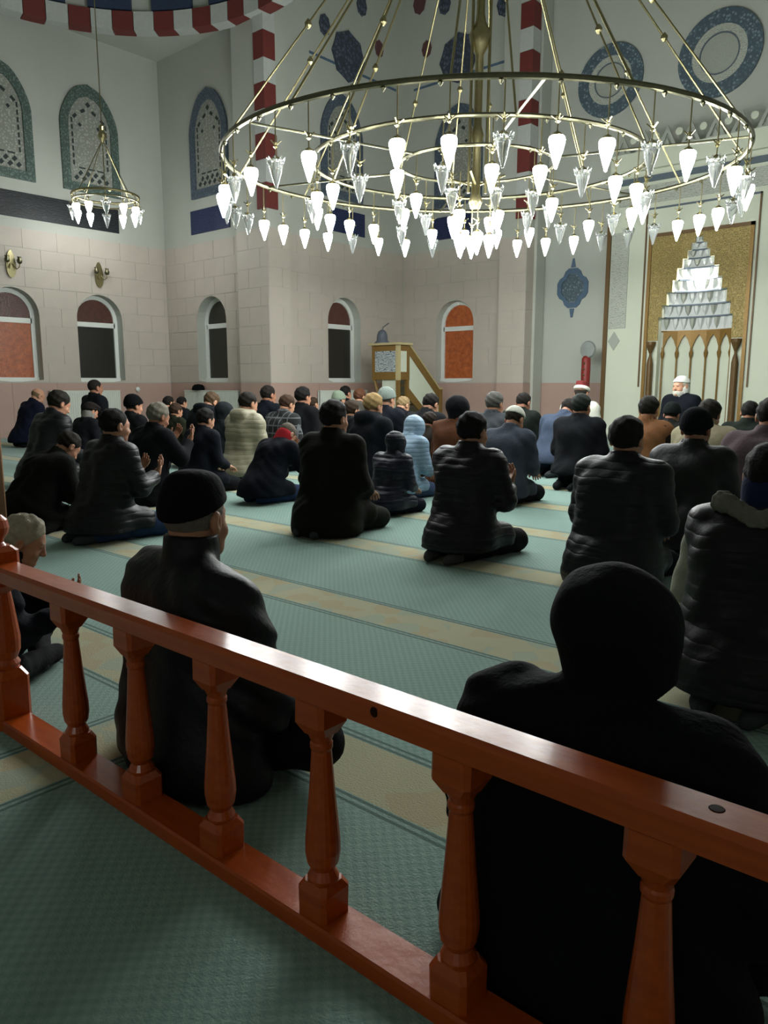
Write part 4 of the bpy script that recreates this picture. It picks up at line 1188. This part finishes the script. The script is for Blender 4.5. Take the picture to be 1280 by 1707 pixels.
    for k in (-1, 1):
        fd = W_j[k] - E_[k]; fd = fd / np.linalg.norm(fd)
        if arms in ('dua', 'high'):
            fwd = fd * 0.55 + np.array([-k * 0.05, 0.25, 0.62 if arms == 'dua' else 0.5]); pal = np.array([-k * 0.35, -0.75, 0.45])
        else:
            fwd = fd + np.array([0, 0.25, -0.05]); pal = np.array([0, 0.15, -1.0])
        fwd /= np.linalg.norm(fwd); pal = pal - fwd * (pal @ fwd); pal /= np.linalg.norm(pal)
        side = np.cross(fwd, pal)
        hv = _hv.copy()
        want = k if arms != 'lap' else -k
        # thumb is at local +x; the palm-up right hand carries it outwards, the palm-down one inwards
        out = 1 if (side[0] * k > 0) == (arms in ('dua', 'high')) else -1
        if out < 0: hv[:, 0] *= -1
        Mx = np.stack([side, fwd, pal], 0)
        V_.append(hv @ Mx + (W_j[k] + fwd * 0.01)); qq = _hq + n0
        if (out < 0) != (np.linalg.det(Mx) < 0): qq = qq[:, ::-1]
        Q_.append(qq); n0 += len(hv); M_.append(np.zeros(len(_hq)))
    hm = hair_mat(hair)
    me = np_mesh('body', np.concatenate(V_), np.concatenate(Q_), [SKIN[skin], EYE, LIP, hm], np.concatenate(M_))
    obj('body', me, root)
    # ---- coat
    k_am = amp if kind == 'puffer' else 0.0
    hemz = {'short': 0.15, 'mid': 0.075, 'long': 0.012}[length]
    fab = fabric(coat, kind)
    back_n = np.array([0, -math.cos(L), math.sin(L)])
    def quilting(p, d):
        if not k_am: return d - (0.003 if cross else 0.005) * np.sin(p[0] * 31 + p[2] * 9 + ph) * np.sin(p[2] * 21 + p[1] * 17 + ph * 2) - 0.0035 * np.sin(p[2] * 58 + np.abs(p[0]) * 44 + p[1] * 26 + ph) * np.clip(0.5 + np.sin(p[0] * 9 + p[2] * 7 + ph), 0, 1)
        ss = (p[0] - P[0]) * t[0] + (p[1] - P[1]) * t[1] + (p[2] - P[2]) * t[2] + 0.01 * np.sin(p[0] * 14 + ph)
        return d - k_am * (np.sqrt(np.abs(np.sin(math.pi * ss / quilt))) - 0.62) - 0.003 * np.sin(p[0] * 47 + ph) * np.sin(p[2] * 23 + p[1] * 31)
    def torso(p):
        d = None
        if cross: p = (p[0], (p[1] + 0.03) / 0.78 - 0.03, p[2])
        for k in (-1, 1):
            q = cap(p, P + [k * 0.085 * g, -0.005, 0.0], C + [k * 0.072 * g, -0.008, 0], 0.150 * g, 0.122 * g)
            d = q if d is None else smin(d, q, 0.06)
        d = smin(d, cap(p, S_[-1], S_[1], 0.078), 0.07)
        d = smin(d, cap(p, N - 0.16 * t + back_n * 0.025 - [0.09 * g, 0, 0], N - 0.16 * t + back_n * 0.025 + [0.09 * g, 0, 0], 0.115 * g), 0.06)
        d = smin(d, cap(p, N - 0.10 * t + back_n * 0.01, N - 0.02 * t, 0.10, 0.07), 0.03)
        for k in (-1, 1): d = smin(d, cap(p, N - 0.015 * t, S_[k] - 0.012 * t, 0.066, 0.074), 0.05)
        d = smin(d, ell(p, P + [0, 0.0 if cross else -0.045, -0.06], (0.225 * g, 0.19 if cross else 0.205 * g, 0.19)), 0.06)
        if cross:
            d = smin(d, ell(p, (0, 0.0, 0.05), (0.27 * g, 0.22, 0.19)), 0.08)
        elif length != 'short':
            d = smin(d, ell(p, (0, -0.06, 0.05), (0.25 * g, 0.235, 0.16)), 0.06)
            for k in (-1, 1): d = smin(d, cap(p, hip[k] + [k * 0.02, 0.03, 0.0], knee[k] * 0.55 + hip[k] * 0.45 + [k * 0.02, 0, 0.01], 0.115 * g, 0.10), 0.05)
        return d
    def sleeve(p, k):
        d = cap(p, S_[k], E_[k], 0.092 if cross else 0.082, 0.085 if cross else 0.07)
        d = smin(d, cap(p, E_[k], W_j[k] * 0.94 + E_[k] * 0.06, 0.08 if cross else 0.068, 0.055 if cross else 0.05), 0.03)
        if cross: d = d - 0.006 * np.sin((p[2] + p[1] * 0.7) * 70 + ph)
        return d
    def cut_cuff(p, d):
        for k in (-1, 1):
            fd = (W_j[k] - E_[k]) / np.linalg.norm(W_j[k] - E_[k])
            pl = (p[0] - W_j[k][0]) * fd[0] + (p[1] - W_j[k][1]) * fd[1] + (p[2] - W_j[k][2]) * fd[2] + 0.004
            nearw = vlen(p[0] - W_j[k][0], p[1] - W_j[k][1], p[2] - W_j[k][2]) < 0.09
            d = np.where(nearw, np.maximum(d, pl), d)
        return d
    ct = N + (0.08 if cross else 0.062) * nd
    def jacket(p, with_sleeves=True):
        d = torso(p)
        if with_sleeves:
            for k in (-1, 1): d = smin(d, sleeve(p, k), 0.075 if cross else 0.04)
        d = quilting(p, d)
        if with_sleeves: d = cut_cuff(p, d)
        # collar standing round the neck
        c = cap(p, N - 0.03 * t, ct, 0.084, 0.080)
        c = smax(c, (p[0] - ct[0]) * nd[0] + (p[1] - ct[1]) * nd[1] + (p[2] - ct[2]) * nd[2], 0.01)
        d = smin(d, c, 0.02)
        if hooddown:
            hb = N + back_n * 0.085 - 0.005 * t
            d = smin(d, ell(p, hb, (0.125, 0.065, 0.075)), 0.025)
            for k in (-1, 1): d = smin(d, cap(p, hb + [k * 0.07, 0, 0.02], N + [k * 0.085, 0.045, 0.03], 0.045, 0.03), 0.02)
        neck = cap(p, N - 0.02 * t, Hc, 0.066)
        d = smax(d, -neck, 0.006)
        return np.maximum(d, hemz - p[2])
    js = 0.0105 if near else (0.021 if far else 0.0155)
    jx = axis(-0.50 if cross else -0.40, 0.50 if cross else 0.40, js); jy = axis(-0.36, 0.56, js); jz = axis(-0.01, N[2] + 0.16, js)
    v1, q1 = nets(lambda p: jacket(p, sleeves is None), jx, jy, jz)
    obj(garment, np_mesh(garment, v1, q1, [fab]), root)
    if sleeves:
        for k in (-1, 1):
            v1, q1 = nets(lambda p: cut_cuff(p, sleeve(p, k) - 0.003 * np.sin(p[2] * 60 + p[1] * 30)), axis(min(0, k) * 0.42, max(0, k) * 0.42, js), jy, jz)
            obj('sleeve', np_mesh('sleeve', v1, q1, [fabric(sleeves)]), root)
    # ---- trousers, socks
    def legs(p):
        d = None
        for k in (-1, 1):
            q = smin(cap(p, hip[k], knee[k], 0.10, 0.078), cap(p, knee[k] - [0, 0.0, 0.012], ank[k], 0.066, 0.05), 0.03)
            d = q if d is None else smin(d, q, 0.02)
        d = d - 0.004 * np.sin(p[1] * 45 + ph) * np.sin(p[0] * 30 + p[2] * 25)
        return np.maximum(d, 0.003 - p[2])
    ls = 0.013 if near else (0.024 if far else 0.018)
    v1, q1 = nets(legs, axis(-0.46 if cross else -0.27, 0.46 if cross else 0.27, ls), axis(-0.24, 0.48, ls), axis(-0.012, 0.30, ls))
    obj('trousers', np_mesh('trousers', v1, q1, [fabric(trousers)]), root)
    if not far or length == 'short':
        for k in (-1, 1):
            def foot(p):
                d = smin(cap(p, ank[k], toe[k], 0.040, 0.028), ell(p, (ank[k] + toe[k]) / 2 + np.array([0, 0.0, 0.0]), (0.042, 0.075, 0.036)), 0.02)
                return np.maximum(d, 0.002 - p[2])
            v1, q1 = nets(foot, axis(min(ank[k][0], toe[k][0]) - 0.06, max(ank[k][0], toe[k][0]) + 0.06, 0.012), axis(min(ank[k][1], toe[k][1]) - 0.06, max(ank[k][1], toe[k][1]) + 0.07, 0.012), axis(-0.012, 0.12, 0.012))
            obj('sock', np_mesh('sock', v1, q1, [fabric(sock, 'knit')]), root)
    # ---- hair, beard, headgear (built in the head frame)
    hs = 0.0045 if near else (0.0075 if far else 0.006)
    hx_, hy_, hz_ = axis(-0.13, 0.13, hs), axis(-0.16, 0.15, hs), axis(-0.17, 0.17, hs)
    def head_child(name, fn, mm, gx=hx_, gy=hy_, gz=hz_):
        v1, q1 = nets(fn, gx, gy, gz)
        if len(q1) == 0: return
        obj(name, np_mesh(name, v1 @ Rh.T + Hc, q1, [mm]), root)
    def hairline(p, fy=0.082, fz=0.078, ny=-0.050, nz=-0.095):
        dx, dz = ny - fy, nz - fz; ln = math.hypot(dx, dz); nY, nZ = dz / ln, -dx / ln
        return -((p[1] - fy) * nY + (p[2] - fz) * nZ)
    nzs = lambda p, a: a * (np.sin(p[0] * 95 + ph) * np.sin(p[1] * 83 + ph * 1.7) + np.sin(p[2] * 110 + p[0] * 60 + ph))
    if not hood and style != 'bald':
        thick = {'short': 0.011, 'crop': 0.006, 'full': 0.017, 'curly': 0.022, 'side': 0.008}[style]
        def hair_f(p):
            cut = hairline(p, 0.082, 0.078 - (0.012 if style == 'full' else 0), -0.050, -0.100)
            tp = np.clip(-cut / 0.06, 0.25, 1.0)
            d = head_core(p, 0.0) - thick * tp - nzs(p, 0.0045 if style == 'curly' else (0.0025 if style != 'crop' else 0.0008)) * tp
            if style == 'side': cut = np.maximum(cut, p[2] - 0.05)
            return smax(d, cut, 0.01)
        head_child('hair', hair_f, hm)
    if style == 'bald':
        head_child('hair', lambda p: smax(smax(head_core(p) - 0.005, hairline(p), 0.008), p[2] - 0.03 + 0.4 * np.maximum(p[1], 0), 0.008), hm)
    if beard:
        head_child('beard', lambda p: smax(smax(head_core(p) - 0.009 - nzs(p, 0.0015), p[2] + 0.052 + 0.1 * np.abs(p[0]), 0.01), 0.025 - p[1], 0.015), hair_mat(beard))
    if hat == 'beanie':
        head_child('knit_cap', lambda p: smax(smin(head_core(p) - 0.021, ell(p, (0, -0.03, 0.085), (0.075, 0.08, 0.055)), 0.03) - 0.0015 * np.sin(np.arctan2(p[1], p[0]) * 40), hairline(p, 0.09, 0.048, -0.1, -0.02), 0.008), fabric(hatcol, 'knit'))
    elif hat == 'skull':
        def skull(p):
            d = smin(head_core(p) - 0.0155, ell(p, (0, -0.012, 0.072), (0.084, 0.104, 0.088)), 0.012)
            d = smax(d, p[2] - 0.15, 0.03)
            return smax(d, hairline(p, 0.10, 0.078, -0.11, -0.004), 0.003)
        head_child('skull_cap', skull, fabric(hatcol, 'cloth'))
    elif hat == 'white':
        head_child('prayer_cap', lambda p: smax(head_core(p) - 0.016, hairline(p, 0.09, 0.055, -0.1, 0.03), 0.005), fabric(hatcol, 'knit'))
    elif hat == 'flat':
        def flat(p):
            d = smax(smin(head_core(p) - 0.018, ell(p, (0, 0.01, 0.088), (0.098, 0.115, 0.04)), 0.02), hairline(p, 0.09, 0.055, -0.1, 0.005), 0.006)
            return smin(d, ell(p, (0, 0.112, 0.05), (0.07, 0.045, 0.009)), 0.012)
        head_child('flat_cap', flat, fabric(hatcol, 'cloth'))
    elif hat == 'turban':
        head_child('fez', lambda p: smax(smax((np.sqrt((p[0] / 0.075) ** 2 + ((p[1] + 0.01) / 0.09) ** 2) - 1) * 0.08, p[2] - 0.165, 0.01), 0.04 - p[2], 0.004), mat('fez_red', '#6e1a1a', 0.8), gz=axis(-0.17, 0.2, hs))
        head_child('turban_wrap', lambda p: smin(smax(head_core(p) - 0.03, np.abs(p[2] - 0.075 + 0.15 * p[1]) - 0.03, 0.03), head_core(p) + 0.2, 0.01), fabric('#d6d4c8', 'cloth'))
    if hood:
        hn = 'hood'; fbh = fabric(hood, kind if kind != 'plaid' else 'cloth')
        NL = RhT @ (N + 0.0 * t - Hc)
        def hood_f(p):
            d = smin(head_core(p) - 0.030, ell(p, (0, -0.040, 0.045), (0.112, 0.105, 0.100)), 0.03)
            d = smin(d, cap(p, (0, -0.03, -0.06), NL, 0.074, 0.080), 0.04)
            d = d - 0.003 * np.sin(p[0] * 50 + ph) * np.sin(p[2] * 40 + p[1] * 30)
            opn = cap(p, (0, 0.08, -0.02), (0, 0.25, -0.03), 0.070, 0.09)
            d = smax(d, -opn, 0.012)
            d = smax(d, -ell(p, (0, 0.085, -0.105), (0.105, 0.085, 0.055)), 0.012)
            return smax(d, -(head_core(p) - 0.004), 0.004)
        head_child(hn, hood_f, fbh, axis(-0.16, 0.16, hs * 1.2), axis(-0.22, 0.18, hs * 1.2), axis(-0.25, 0.18, hs * 1.2))
    if collar:
        v1, q1 = nets(lambda p: smax(smax(cap(p, N - 0.01 * t, N + 0.085 * nd, 0.088, 0.092) , -cap(p, N, Hc, 0.066), 0.008), -(p[2] - N[2] + 0.03), 0.01), axis(-0.12, 0.12, js * 0.7), axis(N[1] - 0.14, N[1] + 0.2, js * 0.7), axis(N[2] - 0.08, N[2] + 0.16, js * 0.7))
        obj('inner_collar', np_mesh('inner_collar', v1, q1, [fabric(collar)]), root)
    if fur:
        hb = N + back_n * 0.075 + 0.02 * t
        def fur_f(p):
            d = None
            pts = [N + [-0.15, 0.06, -0.01], hb + [-0.13, 0.0, -0.0], hb + [0, -0.03, -0.055], hb + [0.13, 0, -0.0], N + [0.13, 0.08, 0.0]]
            for a, b in zip(pts[:-1], pts[1:]):
                q = cap(p, a, b, 0.034); d = q if d is None else smin(d, q, 0.02)
            return d - 0.006 * np.sin(p[0] * 130 + p[2] * 60) * np.sin(p[1] * 120 + p[2] * 90)
        v1, q1 = nets(fur_f, axis(-0.22, 0.22, 0.009), axis(N[1] - 0.24, N[1] + 0.16, 0.009), axis(N[2] - 0.14, N[2] + 0.1, 0.009))
        obj('hood_trim', np_mesh('hood_trim', v1, q1, [fabric(fur, 'knit')]), root)
    return root

R0, R1, R2, R3, R4, R5, R6, R7, R8 = 1.42, 2.75, 3.86, 4.97, 6.07, 7.2, 8.3, 9.4, 10.5
# ---- first row behind the balustrade
person(322, 788, 1.205, 'man in black skull cap and dark padded coat behind the balustrade', coat='#0c0e13', kind='leather', length='long', hat='skull', hatcol='#08090c', hair='#6d665c', style='crop', pose='cross', turn=-24, yaw=-8, lean=3, bow=5, girth=1.27, trousers='#0e1013', arms='lap', skin=0)
person(1040, 948, 1.20, 'man with pulled up black hood sitting right behind the balustrade', coat='#0d0f13', kind='cloth', length='long', hood='#0f1114', pose='cross', turn=38, lean=5, bow=10, girth=1.3, trousers='#090a0c', arms='lap')
person(38, 862, 1.20, 'grey haired man in navy jacket half hidden by the newel post', coat='#121722', kind='cloth', length='mid', hair='#9a917f', style='curly', pose='cross', yaw=-35, lean=22, bow=26, girth=0.95, arms='dua', trousers='#0c0d10')
# ---- second row
person(112, 724, R1, 'hunched bearded man in dark green black coat at the left edge', coat='#12140f', length='long', lean=34, bow=46, hair='#1c1712', girth=1.15, trousers='#0d0e0d', beard='#3a3029')
person(190, 680, R1, 'receding dark haired man in black puffer and jeans, hands raised', coat='#0b0c0f', kind='puffer', length='mid', lean=10, bow=6, hair='#15110f', trousers='#243450', arms='dua', girth=1.05)
person(1292, 735, 2.72, 'man in black puffer vest with pale sleeves at the right edge', coat='#0b0c0f', kind='puffer', length='mid', lean=8, bow=6, hair='#0f0d0c', collar='#1a2040', sleeves='#8f8f80', fur='#6d6c62', girth=1.12, trousers='#77776c', garment='vest', quilt=0.09, amp=0.006)
# ---- third row
person(557, 667, R2, 'man in long dark olive coat kneeling alone in mid floor', coat='#191a10', length='long', lean=4, bow=4, hair='#141110', style='full', trousers='#1e2018', girth=1.06, yaw=4)
person(789, 686, R2, 'man in glossy black puffer showing grey sock soles in mid floor', coat='#0e0d13', kind='puffer', length='mid', lean=6, bow=8, hair='#12100f', style='full', trousers='#191b19', sock='#4a4748', yaw=-2, quilt=0.06, arms='dua')
person(1047, 694, R2, 'broad man in dark navy quilted jacket behind the black hood', coat='#0c0d16', kind='puffer', length='long', lean=6, bow=6, hair='#1a1814', style='full', girth=1.12, quilt=0.085, trousers='#0d0e14')
person(97, 652, R2, 'dark haired man in black jacket bending before the white radiator', coat='#13161a', kind='puffer', length='mid', lean=14, bow=26, hair='#1d1a14', style='full')
person(263, 672, R2, 'grey haired man in black coat with both hands raised', coat='#0e1014', length='long', lean=10, bow=20, hair='#6f6a5e', style='full', arms='high', skin=1)
# ---- fourth row
person(150, 671, R3, 'man in dark flat cap and pale scarf below the dark window', coat='#15171d', length='mid', lean=14, bow=22, hat='flat', hatcol='#26211f', collar='#73706a')
person(222, 658, R3, 'man in black beanie and black coat left of the grey haired man', coat='#0f1214', length='mid', lean=8, bow=10, hat='beanie', hatcol='#0c0d0f')
person(342, 681, 4.55, 'man in navy coat and dark hair beside the raised hands', coat='#141822', length='mid', lean=10, bow=16, hair='#141312', style='full', skin=2)
person(413, 653, 5.35, 'young man in beige puffer jacket with hood down', coat='#8d8873', kind='puffer', length='mid', lean=4, bow=16, hair='#1b1713', hooddown=True, trousers='#101114', sock='#b6b2a6', quilt=0.12, amp=0.012, skin=2)
person(478, 708, 4.72, 'bowed man in navy coat with red collar before beige puffer', coat='#10131f', length='mid', lean=30, bow=50, hair='#5c554b', style='crop', arms='high', collar='#8c1d24', trousers='#22304e', sock='#a9a69b', girth=1.05, skin=2, hooddown=False)
person(660, 720, 4.78, 'child in navy hooded puffer with hood up between two men', coat='#1d2033', kind='puffer', length='mid', hood='#171b2c', lean=10, bow=16, trousers='#171a28', sock='#6a4a2c')
person(1163, 681, 4.85, 'boy in black leather jacket and dark cap with ears showing', coat='#14181a', kind='leather', length='mid', lean=8, bow=6, hat='beanie', hatcol='#15181d', hair='#1a1612', style='side', skin=1)
# ---- fifth row
person(62, 648, R4, 'balding man in navy jacket leaning by the left wall', coat='#171a30', length='mid', lean=16, bow=34, style='bald', hair='#6d5a44', skin=2)
person(158, 632, R4, 'short haired man in black jacket seated high under the dark window', coat='#121419', length='mid', lean=2, bow=4, hair='#1d1916', style='crop', seat=0.14, skin=1)
person(352, 655, R4, 'brown haired man bowing in blue black coat before radiator', coat='#10151a', length='mid', lean=18, bow=36, hair='#4d3d2c', hooddown=True, skin=2)
person(374, 671, 5.6, 'person in charcoal hood just left of the beige puffer', coat='#1a1e22', length='mid', hood='#23282c', lean=10, bow=18)
person(293, 672, R4, 'boy with brown hair and olive jacket behind raised hands', coat='#23281a', length='mid', lean=8, bow=14, hair='#33251a', style='full')
person(478, 658, 6.35, 'man in dark plaid jacket behind the red collar', coat='#121417', kind='plaid', length='mid', lean=10, bow=24, hair='#3a291d', skin=2)
person(586, 667, 6.42, 'boy with brown hair in grey jacket right of the olive coat man', coat='#2c2f31', length='mid', lean=6, bow=12, hair='#30241a', style='full', skin=2)
person(622, 656, 5.85, 'blond man in black hooded jacket left of the child in navy', coat='#11151b', length='mid', lean=6, bow=18, hair='#8d744c', style='full', hooddown=True, skin=2)
person(690, 698, 5.62, 'person in light blue hooded jacket behind the navy child', coat='#7f98ad', kind='puffer', length='mid', hood='#8aa2b6', lean=20, bow=42, quilt=0.2, trousers='#3c4a66')
person(764, 660, 6.3, 'person in brown jacket and black hood behind glossy puffer man', coat='#4a2c1a', length='mid', hood='#14151a', lean=8, bow=12)
person(858, 679, 5.95, 'man in white prayer cap and slate jacket on open carpet', coat='#363c46', length='mid', lean=14, bow=30, hat='white', hatcol='#c6c6bc', hair='#2a2520', style='side', trousers='#101215', girth=1.05)
person(1288, 662, 5.7, 'man in mauve brown jacket cut by the right edge', coat='#4c4043', length='mid', lean=10, bow=10, hair='#15120f', girth=1.15)
# ---- sixth row
person(281, 660, R5, 'dark haired boy farthest left of the pair by the wall corner', coat='#1c2024', length='mid', lean=6, bow=10, hair='#191512', skin=2)
person(303, 661, 7.9, 'dark haired boy right of the pair by the wall corner', coat='#171b1e', length='mid', lean=6, bow=14, hair='#161311', skin=2)
person(447, 642, R5, 'dark haired man in navy coat straight below the striped pier', coat='#131822', length='mid', lean=4, bow=8, hair='#191512', skin=1)
person(505, 645, R5, 'man in black coat with black hair right of plaid jacket', coat='#0f1115', length='mid', lean=4, bow=8, hair='#100e0d', style='full')
person(645, 646, R5, 'man in grey knit cap and dark coat in front of pulpit', coat='#161a22', length='mid', lean=4, bow=10, hat='beanie', hatcol='#707a74', hair='#5d564c', style='side', skin=2)
person(718, 657, R5, 'bearded dark haired man bending before the pulpit stair', coat='#1a1c1e', length='mid', lean=18, bow=30, hair='#171412', beard='#1c1613', skin=2)
person(716, 688, 6.62, 'small dark brown haired child behind light blue jacket', coat='#2a241d', length='mid', lean=12, bow=26, hair='#221a13', style='full', skin=1)
person(825, 653, R5, 'man with thick grey hair in grey jacket behind white cap', coat='#3a3e42', length='mid', lean=6, bow=12, hair='#4c4b47', style='full')
person(970, 656, R5, 'man in black and grey jacket kneeling before the red pole', coat='#17191f', length='short', lean=4, bow=6, hair='#1c211d', style='full', trousers='#1d222c', sock='#25292b')
person(1083, 660, R5, 'man in tan and rust vest left of the niche', coat='#6d4a30', length='mid', lean=8, bow=10, hair='#15130f', style='full', sleeves='#1c1816', garment='vest')
person(1184, 667, 6.7, 'dark haired man in beige jacket before the imam', coat='#847d66', length='mid', lean=10, bow=22, hair='#1c1814', style='full', girth=1.1, skin=1)
# ---- seventh row and beyond
person(522, 662, 8.8, 'brown haired man facing right beside the black coat', coat='#2a2724', length='mid', lean=4, bow=12, hair='#33271d', skin=2)
person(565, 652, R6, 'man in green grey beanie behind the olive coat man', coat='#2d322c', length='mid', lean=6, bow=10, hat='beanie', hatcol='#6c7868', skin=2)
person(600, 648, 9.35, 'reddish haired man left of the pulpit leg', coat='#4d4a44', length='mid', lean=6, bow=14, hair='#4e3122', style='full', skin=2)
person(672, 662, R6, 'tan haired man bowing under the pulpit box', coat='#12151c', length='mid', lean=16, bow=34, hair='#7d6a4c', skin=2)
person(873, 655, 8.55, 'dark haired man in dark green coat before the pink dado', coat='#1b211d', length='mid', lean=8, bow=24, hair='#1a1614', trousers='#23272a', skin=1)
person(948, 668, R6, 'bowed person in blue grey jacket behind the black and grey jacket', coat='#3c4658', length='short', lean=26, bow=50, hair='#1f1b18', trousers='#2e3a48')
person(1121, 672, R6, 'man in dark green cap low in front of the imam', coat='#222420', length='mid', lean=14, bow=20, hat='beanie', hatcol='#1d2422', skin=1)
person(1252, 668, R6, 'man in dark green jacket right of the niche', coat='#1b221c', length='mid', lean=12, bow=14, hair='#161512', skin=1)
person(576, 643, 10.1, 'black haired man farthest back beside the green beanie', coat='#16181b', length='mid', lean=4, bow=8, hair='#100f0e')
person(970, 640, R8, 'person in white robe and red fez with white turban by the red pole', coat='#c6c6ba', length='long', lean=4, bow=6, hat='turban', hair='#2a2520', style='side', trousers='#b9b9ae', garment='robe')
m = MB(); m.box(-0.22, 0.22, -0.2, 0.2, 0.10, 0.139, 0.01)
stool = thing('low_stool', 'low wooden stool under the man below the dark window', 'stool', (-11.10, 6.04, 0))
obj('seat', m.mesh('seat', 'pulpit_wood'), stool)
for sx in (-1, 1):
    for sy in (-1, 1):
        m = MB(); m.box(sx * 0.18 - 0.02, sx * 0.18 + 0.02, sy * 0.16 - 0.02, sy * 0.16 + 0.02, 0, 0.10); obj('leg', m.mesh('leg', 'pulpit_wood'), stool)
# ---- imam facing the rows
def imam_seat():
    p_ = on_v(1136, 640, 10.5)
    m = MB(); m.box(p_[0] - 0.36, p_[0] + 0.36, 10.12, 10.88, 0, 0.16, 0.02)
    tag(obj('prayer_cushion', m.mesh('prayer_cushion', fabric('#5c5646')), None), 'low padded cushion under the seated imam', 'cushion')
imam_seat()
person(1136, 627, 10.42, 'white bearded man in white cap and navy robe facing the rows', coat='#10131c', length='long', lean=2, bow=2, yaw=158, hat='white', hatcol='#cfd0c8', hair='#b7b2a6', style='side', beard='#c2beb4', collar='#cfcfc6', garment='robe', girth=1.15, seat=0.161, group=None, arms='lap', skin=2)
